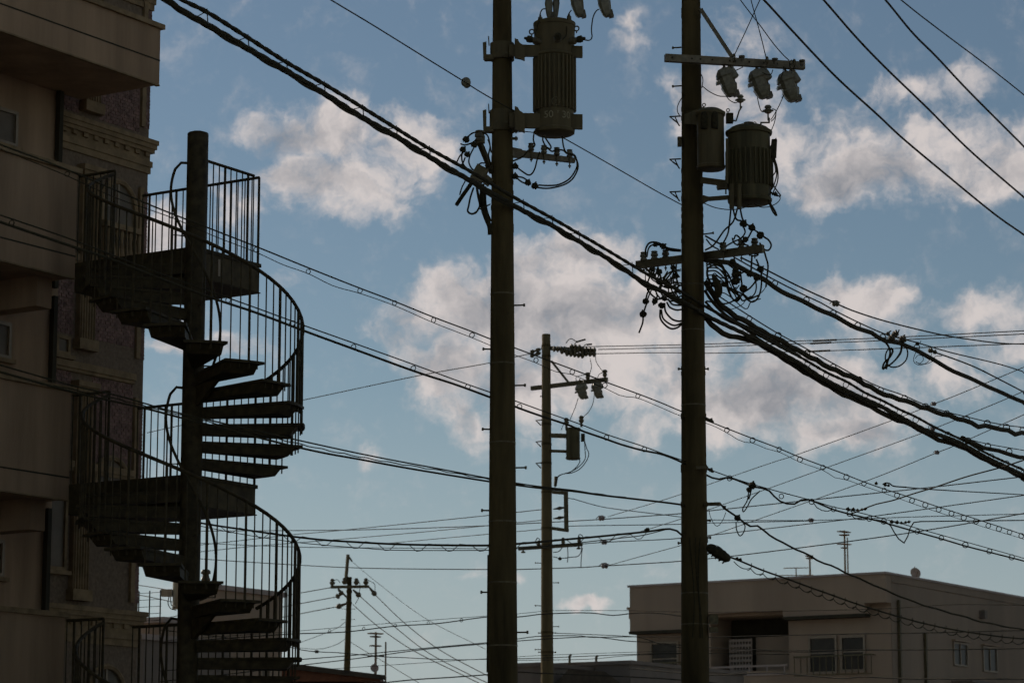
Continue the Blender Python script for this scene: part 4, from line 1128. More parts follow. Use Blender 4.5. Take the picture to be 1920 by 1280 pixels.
q = MB(); q.box(at(1274, 266, 38.4), (.055, .09, .13)); q.build('hook_box', 'band_steel', P2[0])

# ------------------------------------------------------------------ second pole: low voltage arm, clamps and the tangle of jumpers
lv = thing('low_voltage_arm', 'steel arm with six spool insulators and tangled jumpers behind the crowded pole', 'crossarm', at(1312, 500, 38.75))
q = MB(); beam(q, at(1194, 497, 39.25), at(1431, 466, 38.15), .075, 14.5 * m_per_px(480, 38.7)); q.build('arm', 'steel', lv)
for x, y, k in ((1207, 489, 0), (1227, 487, 0), (1248, 485, 1)): spool(lv, x, y, 39.15, 17, 'porcelain' if not k else 'porcelain_dark', 10)
for x, y, k in ((1356, 471, 0), (1390, 467, 0), (1415, 463, 1)): spool(lv, x, y, 38.4, 17, 'porcelain' if not k else 'porcelain_dark', 9)
JT = lambda pix, r=.011, Y0=38.25, Y1=None: tp('jumper_wire', lv, pix, Y0, Y1, r * 1.25)
# left side loops
JT([(1210, 478), (1211, 466), (1217, 456), (1227, 454), (1238, 457), (1252, 465), (1277, 469)], .012, 38.9); JT([(1213, 482), (1216, 466), (1224, 459), (1238, 460), (1255, 469), (1277, 471)], .010, 38.9)
for x, y, s_ in ((1243, 462, 6), (1229, 459, 4.5), (1236, 510, 6), (1224, 517, 6), (1237, 528, 6.5), (1252, 535, 6.5), (1266, 518, 6), (1262, 502, 5), (1222, 505, 5), (1211, 565, 6), (1206, 589, 6.5), (1240, 573, 6), (1228, 565, 5.5), (1246, 560, 5)):
    conn(lv, x, y, 38.3 if y > 480 else 38.9, s_, random.uniform(-1, 1))
JT([(1212, 570), (1208, 582), (1206, 590), (1205, 605), (1198, 624)], .011); JT([(1219, 540), (1213, 552), (1211, 565)], .011); JT([(1222, 542), (1216, 556), (1213, 566)], .009)
JT([(1233, 498), (1236, 510), (1240, 525), (1236, 540)]); JT([(1258, 495), (1262, 505), (1252, 520), (1242, 530)]); JT([(1268, 495), (1268, 510), (1274, 520)]); JT([(1245, 523), (1256, 510), (1277, 505)], .008)
JT([(1240, 522), (1255, 512), (1268, 509), (1277, 508)], .006); JT([(1251, 540), (1247, 530), (1254, 524), (1266, 521), (1271, 530), (1271, 540), (1262, 550)], .010); JT([(1238, 580), (1238, 596), (1246, 608), (1258, 616), (1270, 614), (1279, 607)], .012)
JT([(1240, 580), (1243, 596), (1254, 606), (1266, 610), (1279, 605)], .011); JT([(1246, 568), (1248, 584), (1260, 598), (1272, 602), (1279, 601)], .012); JT([(1250, 566), (1256, 576), (1268, 581), (1279, 580)], .011); JT([(1252, 560), (1260, 570), (1270, 572), (1279, 572)], .011)
JT([(1226, 540), (1232, 552), (1230, 562), (1225, 572)], .010); JT([(1262, 522), (1266, 545), (1271, 556)], .009); JT([(1270, 525), (1266, 540), (1276, 552)], .010); JT([(1230, 550), (1240, 560), (1252, 556), (1262, 546)], .010)
JT([(1210, 502), (1218, 510), (1225, 518)], .014); JT([(1212, 505), (1210, 520), (1212, 536), (1214, 545)], .006)
for k in range(9):      # slack tails of the same tangle, left side
    x0, y0 = 1222 + k * 6, 505 + random.uniform(-6, 18); d_ = random.uniform(22, 62)
    JT([(x0, y0), (x0 - 4 + random.uniform(-6, 6), y0 + d_ * .6), (x0 + 12, y0 + d_), (x0 + 28, y0 + d_ * .8), (1279, y0 + d_ * .5 + 12)], random.uniform(.006, .011), 38.3)
# right side loops
for k in range(9):
    x0, y0 = 1324, 488 + k * 7; w_ = random.uniform(26, 78); d_ = random.uniform(20, 58)
    JT([(x0, y0), (x0 + w_ * .5, y0 + d_ * .25 - 6), (x0 + w_, y0 + d_ * .7), (x0 + w_ * 1.15, min(566, y0 + d_)), (x0 + w_ * 1.4, min(560, y0 + d_ * .75))], random.uniform(.006, .011), 38.2)
JT([(1371, 386), (1367, 425), (1364, 440), (1356, 456)], .011); JT([(1384, 386), (1375, 415), (1358, 432), (1344, 452), (1335, 462), (1322, 469)], .011); JT([(1373, 386), (1380, 410), (1390, 414)], .011); JT([(1387, 386), (1392, 410), (1398, 416)], .011)
for x, y, s_ in ((1394, 420, 7), (1410, 427, 6.5), (1426, 441, 7), (1398, 449, 5.5), (1426, 505, 6.5), (1406, 514, 6), (1420, 520, 7), (1380, 514, 8), (1380, 526, 8), (1394, 541, 7), (1374, 491, 6), (1380, 505, 5.5)):
    conn(lv, x, y, 38.15, s_, random.uniform(-.8, .8))
JT([(1394, 425), (1397, 436), (1389, 447), (1376, 453), (1362, 461)], .010); JT([(1410, 432), (1406, 440), (1402, 447)], .011); JT([(1400, 420), (1420, 435)], .010); JT([(1432, 444), (1441, 450), (1446, 460), (1441, 469), (1432, 467), (1424, 455)], .011)
JT([(1376, 449), (1380, 441), (1388, 447), (1395, 457), (1404, 461)], .010); JT([(1373, 446), (1376, 455), (1384, 460)], .010); JT([(1322, 442), (1340, 452), (1356, 460)], .011); JT([(1324, 448), (1334, 460), (1348, 468)], .009)
JT([(1324, 495), (1330, 490), (1345, 491), (1356, 500), (1362, 520), (1368, 548), (1376, 562), (1386, 560), (1394, 546)], .010); JT([(1324, 499), (1332, 494), (1348, 496), (1358, 510), (1362, 535), (1372, 558), (1382, 565), (1390, 554)], .010)
JT([(1326, 503), (1338, 497), (1352, 500), (1366, 515), (1374, 535), (1384, 552), (1388, 560)], .011); JT([(1327, 500), (1326, 515), (1332, 530), (1344, 542), (1348, 556)], .014); JT([(1324, 525), (1332, 545), (1344, 560), (1348, 566)], .011)
JT([(1392, 550), (1400, 560), (1410, 566), (1420, 560), (1426, 545), (1428, 525), (1427, 510)], .011); JT([(1394, 548), (1406, 540), (1416, 528), (1418, 520)], .011); JT([(1404, 560), (1414, 552), (1418, 540), (1417, 526)], .009)
JT([(1432, 468), (1436, 482), (1440, 498), (1438, 520), (1436, 538)], .011); JT([(1410, 478), (1409, 495), (1408, 512)], .012); JT([(1418, 486), (1422, 496), (1424, 504)], .011); JT([(1404, 478), (1416, 480), (1422, 477), (1415, 476)], .009)
JT([(1388, 508), (1390, 525), (1392, 540)], .011); JT([(1376, 498), (1379, 512), (1379, 526)], .011); JT([(1345, 532), (1338, 518), (1340, 512), (1350, 520), (1366, 522), (1374, 518)], .007); JT([(1438, 535), (1428, 548), (1410, 560), (1396, 562)], .005)
JT([(1324, 564), (1334, 566), (1345, 568), (1362, 569), (1378, 562), (1388, 552)], .010); JT([(1323, 540), (1331, 560), (1348, 578), (1370, 580), (1390, 572), (1398, 563)], .005)
q = MB(); pts = wp([(1336, 514), (1342, 526), (1347, 540), (1347, 552), (1345, 558)], 38.15); q.tube(smooth_pts(pts, 3), 0, 8, True, [.012 + .045 * math.sin(math.pi * min(1, (i + .6) / 13.2)) for i in range(13)])
q.build('splice_sleeve', 'rubber', lv, smooth=True)
# fittings further down the second pole
fa = thing('anchor_bracket', 'short bracket with thin drooping loop low on the right of the crowded pole', 'bracket', at(1336, 950, 38.3))
q = MB(); beam(q, at(1322, 945, 38.35), at(1350, 944, 38.2), .05, .045); q.build('arm', 'steel', fa)
tp('loop_wire', fa, [(1329, 953), (1332, 968), (1340, 983), (1347, 985), (1355, 975), (1361, 960)], 38.2, None, .005)
for i, y in enumerate((787, 880)):
    f_ = thing('tension_clamp', ('upper' if i == 0 else 'lower') + ' cable tension clamp on the right side of the crowded pole', 'clamp', at(1330, y, 38.3), 'tension clamps of the crowded pole')
    q = MB(); q.tube([at(1322, y - 4, 38.35), at(1330, y, 38.3), at(1337, y + 4, 38.25)], .02, 6); q.build('eye_bolt', 'steel', f_)
    conn(f_, 1333, y + 1, 38.3, 4, .4)
    if i:
        q = MB(); q.box(at(1317, y - 4, 38.2), (.16, .03, .035)); q.build('strap_end', 'steel', f_)
# black splice closure hanging on the lowest cable
sp_ = thing('splice_closure', 'black cable splice closure low on the right of the crowded pole', 'closure', at(1350, 1045, 38.2))
a, b = at(1330, 1026, 38.25), at(1366, 1048, 38.15); d = (b - a).normalized(); L_ = (b - a).length
q = MB(); q.lathe(a, d, [(-.03, .04), (0, .062), (.05, .074), (.08, .066), (.1, .076), (L_ - .09, .076), (L_ - .07, .066), (L_ - .02, .062), (L_ + .02, .025)], 12); q.build('body', 'rubber', sp_, smooth=True)
u = d.cross(Vector((0, 1, 0))).normalized(); u = -u if u.z > 0 else u
for k in range(5):
    q = MB(); c = a.lerp(b, .12 + .19 * k) + u * .078; q.box(c, (.03, .04, .02), Matrix.Rotation(-.55, 3, 'Y')); q.build('clip', 'rubber', sp_)
tp('lead', sp_, [(1331, 1024), (1342, 1022), (1352, 1027), (1360, 1036)], 38.1, None, .006)
# small boxes on the lower part of the second pole
for i, (y, h_) in enumerate(((1160, 17), (1180, 10))):
    q = MB(); q.box(at(1338, y, 38.4), (16 * .0075, .1, h_ * .0075)); q.build('junction_box', 'band_steel', P2[0])

# ------------------------------------------------------------------ middle pole hardware
c3 = thing('crossarm', 'slanting crossarm with two fuse cutouts on the middle pole', 'crossarm', at(1070, 718, 71.8))
q = MB(); beam(q, at(996, 728, 72.2), at(1139, 711, 71.4), .1, 7.5 * m_per_px(720, 72)); q.build('arm', 'steel', c3)
q = MB(); beam(q, at(1034, 677, 72), at(1067, 718, 71.8), .06, .05); q.build('brace', 'steel', c3)
for x, y in ((1102, 706), (1134, 701)):
    q = MB(); c = at(x, y + 6, 71.5); q.lathe(c, UP, [(0, .03), (.05, .06), (.09, .06), (.1, .04), (.14, .07), (.18, .07), (.2, .03)], 9); q.build('pin_insulator', 'porcelain_dark', c3, smooth=True)
for pix in ([(1106, 672), (1109, 685), (1107, 697), (1103, 702)], [(1116, 666), (1118, 678), (1124, 688), (1130, 696)], [(1130, 698), (1123, 702), (1120, 710)], [(1100, 702), (1084, 705), (1080, 708), (1081, 716)], [(1084, 746), (1078, 765), (1070, 784), (1069, 788)], [(1114, 740), (1112, 755), (1105, 770), (1094, 781)], [(1064, 790), (1056, 797), (1052, 806)]):
    tp('lead', c3, pix, 71.5, None, .010, 'far_wire')
cutout('left of the two fuse cutouts under the middle pole crossarm', 1087, 722, 71.5, 18, 27, -.3, 'cutouts of the middle pole')
cutout('right of the two fuse cutouts under the middle pole crossarm', 1117, 719, 71.5, 17, 28, -.25, 'cutouts of the middle pole')
c3b = thing('dead_end_arm', 'top arm of the middle pole with stacked strain insulators', 'crossarm', at(1070, 660, 71.8))
q = MB(); beam(q, at(1016, 652, 72.1), at(1116, 657, 71.6), .1, .10); q.build('arm', 'steel', c3b)
for i, (x0, y0, x1, y1) in enumerate(((1036, 654, 1062, 655), (1050, 658, 1082, 660), (1068, 650, 1090, 652), (1080, 655, 1118, 657), (1088, 662, 1118, 664), (1060, 662, 1096, 667))):
    a, b = at(x0, y0, 71.5), at(x1, y1, 71.5); L_ = (b - a).length; q = MB(); prof = []
    n_ = max(3, int(L_ / .09))
    for k in range(n_): prof += [(L_ * k / n_, .03), (L_ * (k + .3) / n_, .085), (L_ * (k + .7) / n_, .075)]
    prof.append((L_, .03)); q.lathe(a, (b - a), prof, 9); q.build('strain_insulator', 'porcelain_dark', c3b, smooth=True)
for pix in ([(1061, 644), (1066, 637), (1072, 635), (1080, 640)], [(1076, 648), (1080, 642), (1090, 638), (1097, 637)], [(1094, 652), (1096, 647), (1102, 645), (1110, 646)]): tp('jumper_wire', c3b, pix, 71.5, None, .012, 'far_wire')
for x0, y0, x1, y1 in ((1080, 640, 1084, 641), (1084, 640, 1098, 636), (1100, 646, 1110, 645)): tp('jumper_sleeve', c3b, [(x0, y0), (x1, y1)], 71.5, None, .025, 'far_wire')
for y in (657, 664):
    q = MB(); q.lathe(at(1014, y - 3, 72), at(996, y + 3, 72) - at(1014, y - 3, 72), [(0, .02), (.05, .05), (.12, .05), (.16, .02), (.22, .06), (.28, .05), (.3, .015)], 8); q.build('strain_insulator', 'porcelain_dark', c3b, smooth=True)
T4, o4, H4, r4, s4 = transformer('small grey transformer on two stub arms of the middle pole', 1074.5, 802, 861, 29, 71.6, 0, 4, 'transformer_dark')
for y in (816, 845):
    q = MB(); beam(q, at(1033, y, 71.9), at(1062, y + 1, 71.7), .1, 8 * s4 if y < 830 else 5 * s4); q.build('stub_arm', 'transformer_paint', T4)
q = MB(); q.box(at(1093, 820, 71.4), (.10, .12, .20)); q.build('terminal_box', 'rubber', T4)
for x, y in ((1062, 791), (1090, 787)):
    q = MB(); c = at(x, y + 6, 71.5); q.lathe(c, UP, [(-.1, .03), (0, .035), (.05, .07), (.09, .07), (.1, .05), (.16, .07), (.2, .03)], 9); q.build('pin_insulator', 'porcelain_dark', T4, smooth=True)
for pix in ([(1096, 826), (1100, 840), (1104, 850), (1100, 863), (1088, 878), (1072, 886), (1056, 888), (1046, 894), (1043, 902), (1040, 915)], [(1096, 828), (1097, 845), (1097, 860), (1086, 874), (1070, 884), (1050, 890), (1044, 896)], [(1086, 860), (1087, 866), (1080, 876), (1068, 886)]): tp('lead', T4, pix, 71.4, None, .013, 'far_wire')
q = MB(); q.cyl(at(1043, 893, 71.6), at(1041, 911, 71.6), .05, .04, 8); q.build('cable_clamp', 'steel', T4)
fr3 = thing('guard_frame', 'rectangular steel frame holding small insulators right of the middle pole', 'bracket', at(1050, 995, 71.7))
q = MB(); beam(q, at(1036, 922, 71.8), at(1063, 924, 71.6), .1, .085); q.build('top_bar', 'steel', fr3)
q = MB(); beam(q, at(1036, 990, 71.8), at(1065, 994, 71.6), .1, .085); q.build('bottom_bar', 'steel', fr3)
q = MB(); beam(q, at(1061, 922, 71.6), at(1062, 995, 71.6), .1, .115); q.build('upright', 'steel', fr3)
for y in (953, 971):
    a, b = at(1037, y + 1, 71.8), at(1058, y - 2, 71.7); q = MB(); L_ = (b - a).length; q.lathe(a, b - a, [(0, .01), (L_ * .4, .03), (L_ * .55, .05), (L_ * .75, .035), (L_, .02)], 8); q.build('strain_insulator', 'porcelain_dark', fr3, smooth=True)
a3 = thing('low_voltage_arm', 'level low arm with small insulators crossing the middle pole', 'crossarm', at(1030, 1030, 71.8))
q = MB(); beam(q, at(972, 1028, 72.0), at(1092, 1020, 71.6), .09, 6.5 * s4); q.build('arm', 'steel', a3)
for x, y in ((1010, 1020), (1056, 1015), (1086, 1013)):
    q = MB(); c = at(x, y + 4, 71.6); q.lathe(c, UP, [(0, .04), (.06, .055), (.08, .04), (.12, .055), (.16, .03)], 9); q.build('insulator', 'porcelain_dark', a3, smooth=True)
for x, y in ((981, 1033), (1085, 1026)):
    q = MB(); c = at(x, y, 71.6); q.lathe(c - UP * .04, UP, [(0, .06), (.03, .055), (.05, .02), (.08, .02)], 9); q.build('lower_knob', 'steel', a3)
for pix in ([(1083, 1010), (1086, 1002), (1091, 1003), (1094, 1010)], [(1004, 1014), (1008, 1008), (1013, 1012)], [(1064, 1024), (1065, 1040), (1064, 1054)], [(1090, 1022), (1090, 1032), (1084, 1042), (1070, 1044), (1052, 1046), (1037, 1043)], [(1037, 1035), (1048, 1033), (1054, 1026)], [(1092, 1026), (1090, 1045), (1089, 1064)]): tp('lead', a3, pix, 71.5, None, .012, 'far_wire')
conn(a3, 1050, 1047, 71.5, 3.2)
for y0 in (787, 827, 867):
    q = MB(); q.tube([at(1016, y0, 72), at(1005, y0 + 1, 71.8), at(1014, y0 + 10, 71.9)], .018, 5); q.build('hook_clip', 'steel', P3[0])
# ------------------------------------------------------------------ far pole hardware
c4 = thing('crossarm', 'crossarm with pin and strain insulators on the far slim pole', 'crossarm', at(655, 1105, 109.8))
q = MB(); beam(q, at(620, 1100, 109.8), at(692, 1099, 109.6), .1, .11); q.build('arm', 'steel', c4)
q = MB(); beam(q, at(634, 1103, 109.7), at(651, 1120, 109.8), .07, .06); q.build('brace', 'steel', c4)
for x, y in ((623, 1097), (668, 1096), (686, 1096), (646, 1095)):
    q = MB(); c = at(x, y, 109.7); q.lathe(c, UP, [(0, .05), (.08, .11), (.14, .11), (.16, .06), (.22, .09), (.27, .04)], 9); q.build('pin_insulator', 'porcelain_dark', c4, smooth=True)
for x0, y0, x1, y1 in ((641, 1113, 630, 1119), (652, 1130, 630, 1138), (662, 1105, 676, 1118), (692, 1100, 705, 1116), (634, 1104, 642, 1114)):
    a, b = at(x0, y0, 109.7), at(x1, y1, 109.6); L_ = (b - a).length; q = MB(); q.lathe(a, b - a, [(0, .03), (L_ * .3, .05), (L_ * .55, .06), (L_ * .6, .11), (L_ * .85, .10), (L_, .03)], 8); q.build('strain_insulator', 'porcelain_dark', c4, smooth=True)
for pix in ([(623, 1090), (632, 1086), (638, 1092)], [(672, 1087), (675, 1097), (672, 1120), (666, 1132)], [(688, 1086), (702, 1094), (703, 1106)]): tp('jumper_wire', c4, pix, 109.6, None, .014, 'far_wire')
q = MB(); q.tube([at(648, 1094, 110), at(652.5, 1039, 110)], .07, 7); sk = q.build('lightning_mast', 'steel', None); tag(sk, 'thin mast rising above the far slim pole', 'mast')
q = MB(); a = at(653, 1042, 110); q.tube([a, at(657, 1047, 110), at(660, 1052, 110)], .04, 6); q.build('arm', 'steel', sk)
# pale transformer on the hidden pole
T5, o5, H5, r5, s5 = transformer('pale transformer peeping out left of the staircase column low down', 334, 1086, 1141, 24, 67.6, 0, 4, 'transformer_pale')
q = MB(); q.box(at(313, 1111, 67.6), (.26, .2, .17)); q.build('terminal_box', 'transformer_pale', T5)
for pix in ([(317, 1118), (315, 1130), (320, 1140), (330, 1143)], [(320, 1118), (321, 1132), (329, 1139)]): tp('lead', T5, pix, 67.4, None, .012, 'far_wire')
q = MB(); c = at(326, 1088, 67.5); q.lathe(c, UP, [(0, .05), (.06, .08), (.1, .05), (.16, .07), (.2, .03)], 9); q.build('bushing', 'porcelain_dark', T5, smooth=True)
i5 = thing('pin_insulator', 'small insulator cluster peeping out right of the staircase column low down', 'insulator', at(384, 1095, 67.6))
q = MB(); beam(q, at(356, 1094, 67.8), at(392, 1092, 67.6), .08, .07); q.build('arm', 'steel', i5)
for x, y in ((382, 1090), (389, 1090)):
    q = MB(); c = at(x, y, 67.6); q.lathe(c, UP, [(0, .04), (.06, .075), (.1, .05), (.18, .03), (.2, .08), (.26, .07), (.3, .03)], 9); q.build('skirt', 'porcelain_dark', i5, smooth=True)

# ------------------------------------------------------------------ overhead lines
def YX(anchors):
    def f(x):
        if x <= anchors[0][0]: a, b = anchors[0], anchors[1]
        elif x >= anchors[-1][0]: a, b = anchors[-2], anchors[-1]
        else:
            for a, b in zip(anchors, anchors[1:]):
                if a[0] <= x <= b[0]: break
        t = (x - a[0]) / (b[0] - a[0])
        return 1 / max((1 - t) / a[1] + t / b[1], 1 / 400)
    return f
def ext(pix):
    """carry a line on beyond the edge of the picture"""
    pix = list(pix)
    if pix[-1][0] >= 1950:
        (x0, y0), (x1, y1) = pix[-2], pix[-1]; k = 420 / (x1 - x0); pix.append((x1 + (x1 - x0) * k, y1 + (y1 - y0) * k * .8))
    if pix[0][0] <= 0 or (pix[0][1] < 0 and pix[0][0] < 700):
        (x0, y0), (x1, y1) = pix[0], pix[1]; k = 260 / (x1 - x0); pix.insert(0, (x0 - (x1 - x0) * k, y0 - (y1 - y0) * k))
    return pix
def line_pts(pix, yf, n=None, wig=0.0, period=60.0, ph=0.0):
    pix = ext(pix)
    L = sum(math.hypot(b[0] - a[0], b[1] - a[1]) for a, b in zip(pix, pix[1:]))
    n = n or max(4, int(L / 14))
    out = []
    for i, (x, y) in enumerate(sub_pix(pix, n)):
        s = L * i / n
        out.append(at(x, y + wig * math.sin(2 * math.pi * s / period + ph), yf(x)))
    return out
def wire(label, pix, anchors, rp=1.0, m='rubber', name='overhead_wire', group=None, cat='wire', wig=0, period=60):
    yf = YX(anchors) if len(anchors) > 1 else (lambda x: anchors[0][1])
    pts = line_pts(pix, yf, wig=wig, period=period)
    q = MB(); xm = pix[len(pix) // 2]
    rs = [rp * m_per_px(640, p.y) for p in pts]; r_ = sum(rs) / len(rs)
    q.tube(pts, r_, 6)
    o = q.build(name, m, None, org=pts[0], smooth=True)
    return tag(o, label, cat, group)
def knob(label, px, py, Y, s=6, m='knob_brown', group='strain knobs on the wires'):
    """egg shaped strain insulator on a thin wire"""
    c = at(px, py, Y); k = s * m_per_px(py, Y); ax = Vector((.9, .4, .1)).normalized()
    t = thing('wire_insulator', label, 'insulator', c - UP * k, group)
    q = MB(); q.lathe(c - ax * k, ax, [(0, k * .25), (k * .2, k * .7), (k * .6, k * .85), (k * .85, k * .6), (k * 1.1, k * .6), (k * 1.35, k * .9), (k * 1.75, k * .7), (k * 2.0, k * .25)], 10); q.build('body', m, t, smooth=True)
    q = MB(); q.tube([c - ax * k * 1.9, c - ax * k * 1.0 + UP * k * .7, c + ax * k * .2 + UP * k * .8, c + ax * k * 1.4 + UP * k * .2], k * .13, 5); q.build('tie_wire', 'far_wire', t)
    return t
def run(label, anchors, mess, cable, rings, rm=1.0, rc=2.5, ring=5.0, wig=0.0, period=60, m='rubber', name='hung_cable', extra=(), ring_drop=4.0):
    """messenger wire with a cable slung under it in ring hangers"""
    yf = YX(anchors)
    p0 = at(mess[0][0], mess[0][1], yf(mess[0][0]))
    t = thing(name, label, 'cable', p0)
    pts = line_pts(mess, yf)
    q = MB(); q.tube(pts, rm * m_per_px(640, sum(p.y for p in pts) / len(pts)), 6); q.build('messenger_wire', m, t, smooth=True)
    for cb, rr, wg in ([(cable, rc, wig)] if cable else []) + list(extra):
        pts = line_pts(cb, yf, wig=wg, period=period)
        q = MB(); q.tube(pts, rr * m_per_px(640, sum(p.y for p in pts) / len(pts)), 7); q.build('cable', m, t, smooth=True)
    if rings:
        q = MB(); q.torus((0, 0, 0), (0, 1, 0), 1.0, .19, 14, 5); me = q.mesh('ring_hanger', m, smooth=True)
        for (x, y) in rings:
            Y = yf(x); k = ring * m_per_px(y, Y) * random.uniform(.92, 1.08)
            a = at(x - 8, y - 3, yf(x - 8)); b = at(x + 8, y + 3, yf(x + 8)); d = b - a
            rot = (random.uniform(-.12, .12), random.uniform(-.1, .1), -math.atan2(d.x, d.y) * .6 + random.uniform(-.15, .15))
            place('ring_hanger', me, t, at(x, y, Y), rot=rot, scale=(k, k, k))
    return t
def interp_row(pix, x):
    for a, b in zip(pix, pix[1:]):
        if a[0] <= x <= b[0]: return a[1] + (b[1] - a[1]) * (x - a[0]) / (b[0] - a[0])
    return pix[-1][1]

def twist(mb, pts, off, r, strands=2, pitch=.55, n=6, ph=0.0):
    """strands laid round a common line"""
    for k in range(strands):
        out = []; s_ = 0.0
        for i, p in enumerate(pts):
            if i: s_ += (p - pts[i - 1]).length
            t_ = (pts[min(i + 1, len(pts) - 1)] - pts[max(i - 1, 0)]).normalized()
            u_ = t_.cross(UP).normalized(); w_ = u_.cross(t_)
            a_ = 2 * math.pi * (s_ / pitch + k / strands) + ph
            out.append(p + (u_ * math.cos(a_) + w_ * math.sin(a_)) * off)
        mb.tube(out, r, n)
    return mb
# --- thick twin bundle from the top left past both near poles
UPC = [(250, -55), (342, 0), (388, 23), (465, 71), (537, 117), (608, 158), (680, 202), (743, 241), (805, 279), (883, 322), (962, 369), (1035, 409), (1085, 438), (1120, 458), (1185, 497), (1219, 517), (1279, 548), (1322, 574), (1400, 616), (1437, 636), (1465, 651), (1500, 669), (1550, 698), (1587, 715), (1622, 736), (1655, 751), (1686, 767), (1717, 781), (1746, 797), (1777, 812), (1810, 827), (1855, 852), (1920, 881), (1960, 898)]
LOC = [(250, -36), (312, 0), (340, 20), (390, 48), (467, 93), (538, 134), (613, 179), (680, 221), (743, 256), (805, 294), (877, 336), (962, 385), (1032, 421), (1073, 445), (1160, 497), (1200, 525), (1279, 565), (1322, 590), (1358, 608), (1397, 626), (1443, 650), (1500, 681), (1545, 710), (1605, 740), (1650, 760), (1700, 787), (1737, 806), (1795, 827), (1850, 857), (1882, 872), (1920, 890), (1960, 908)]
AK = [(250, 25.4), (942, 33.55), (1300, 38.12), (1920, 48.7)]
yk = YX(AK)
bk = thing('cable_bundle', 'thick twin cable bundle running diagonally from the top left past both near poles', 'cable', at(942, 380, 33.5))
q = MB(); twist(q, line_pts(UPC, yk, 330), .006, .020, 2, .45); q.build('upper_cable', 'rubber', bk, smooth=True)
q = MB(); pl = line_pts(LOC, yk, 330); twist(q, pl, .012, .024, 3, .8); q.build('lower_cable', 'rubber', bk, smooth=True)
# slack second cable lashed below, sagging between hangers
def bulge_row(x):
    knots = [-40, 388, 465, 537, 608, 680, 743, 805, 870, 981, 1035, 1085, 1130, 1185, 1240, 1300]
    for a, b in zip(knots, knots[1:]):
        if a <= x <= b: return 5.5 * math.sin(math.pi * (x - a) / (b - a)) ** 1.5
    return 2
q = MB(); q.tube([at(x, y + 1 + bulge_row(x), yk(x)) for x, y in sub_pix(LOC[:17], 170)], .016, 6); q.build('lashed_cable', 'rubber', bk, smooth=True)
q = MB(); q.tube([at(x, y + 2 + 3 * abs(math.sin(x / 17)), yk(x)) for x, y in sub_pix(LOC[19:], 90)], .020, 6); q.build('lashed_cable', 'rubber', bk, smooth=True)
for x in (388, 465, 537, 608, 680, 743, 805, 981, 1035, 1085, 1185, 1398, 1514, 1549, 1586, 1622, 1655, 1687, 1717, 1746, 1777, 1806, 1833, 1858, 1887, 1911):
    yu, yl = interp_row(UPC, x), interp_row(LOC, x + 2)
    if x < 1200:
        q = MB(); k = m_per_px(yu, yk(x))
        q.tube([at(x, yu - 6, yk(x)), at(x + 2, yl - 1, yk(x + 2))], .0062, 5); q.tube([at(x - 1, yu - 1, yk(x)), at(x - 22, interp_row(LOC, x - 24) - 0, yk(x - 22))], .0055, 5); q.build('v_hanger', 'rubber', bk)
    else:
        q = MB(); c = at(x, (yu + yl) / 2 - 2, yk(x)); q.torus(c, (.5, .9, 0), 5.6 * m_per_px(700, yk(x)), .0065, 12, 5); q.build('ring_hanger', 'rubber', bk)
# --- the three hung cables that leave the crowded pole to the right below the bundle
AR = [(1300, 38.3), (1920, 48.9)]
M1 = [(1346, 554), (1405, 592), (1457, 624), (1500, 647), (1560, 680), (1606, 705), (1651, 726), (1692, 740), (1735, 759), (1775, 772), (1812, 781), (1850, 790), (1887, 797), (1920, 801), (1960, 808)]
C1 = [(1324, 529), (1348, 568), (1378, 592), (1403, 605), (1433, 624), (1459, 636), (1485, 651), (1500, 659), (1530, 675), (1557, 690), (1600, 708), (1625, 722), (1660, 740), (1695, 750), (1735, 765), (1775, 778), (1812, 789), (1835, 799), (1852, 799), (1885, 806), (1907, 814), (1920, 811), (1960, 822)]
run('wavy thick cable on ring hangers, uppermost of the fan right of the crowded pole', AR, M1, C1, [(1405, 597), (1459, 629), (1513, 662), (1562, 688), (1611, 712), (1651, 731), (1696, 746), (1735, 762), (1775, 775), (1812, 785), (1851, 793), (1887, 801), (1918, 806)], 1.0, 4.5, 5.5, 1.5, 38)
C4 = [(1324, 596), (1338, 612), (1358, 626), (1378, 632), (1403, 636), (1430, 648), (1470, 672), (1500, 692), (1545, 718), (1582, 740), (1612, 752), (1640, 766), (1660, 777), (1675, 785), (1697, 791), (1717, 801), (1735, 811), (1765, 826), (1800, 836), (1850, 863), (1882, 877), (1920, 896), (1960, 915)]
o = wire('lowest wavy cable of the fan right of the crowded pole', C4, AR, 4.2, 'rubber', 'hung_cable', None, 'cable', 1.0, 40)
q = MB()
for x, y in ((1512, 697), (1550, 717), (1612, 748), (1655, 769)):
    q = MB(); q.torus(at(x, y - 2, YX(AR)(x)), (.5, .9, 0), .045, .006, 12, 5); q.build('ring_hanger', 'rubber', o)
run('wavy cable splitting off low at the far right edge', [(1800, 46.2), (1920, 48.6)], [(1808, 821), (1852, 832), (1920, 844), (1960, 851)], [(1804, 820), (1830, 833), (1852, 841), (1875, 845), (1892, 851), (1907, 857), (1920, 857), (1960, 864)], [(1815, 826), (1852, 836), (1892, 846)], .8, 3.6, 5.5, .8, 36)
bundle_extra = [(1324, 548), (1350, 580), (1390, 612), (1440, 640)]
wire('slack cable leaving the crowded pole between bundle and fan', [(1322, 545), (1336, 566), (1360, 590), (1385, 606), (1420, 622), (1460, 645), (1500, 668)], [(1300, 38.2), (1500, 41)], 3.0, 'rubber', 'slack_cable', None, 'cable')
wire('thin slack wire drooping from the crowded pole into the bundle', [(1323, 566), (1340, 584), (1362, 600), (1390, 612), (1430, 640), (1470, 662)], [(1300, 38.2), (1500, 41)], 2.2, 'rubber', 'slack_cable', None, 'cable')
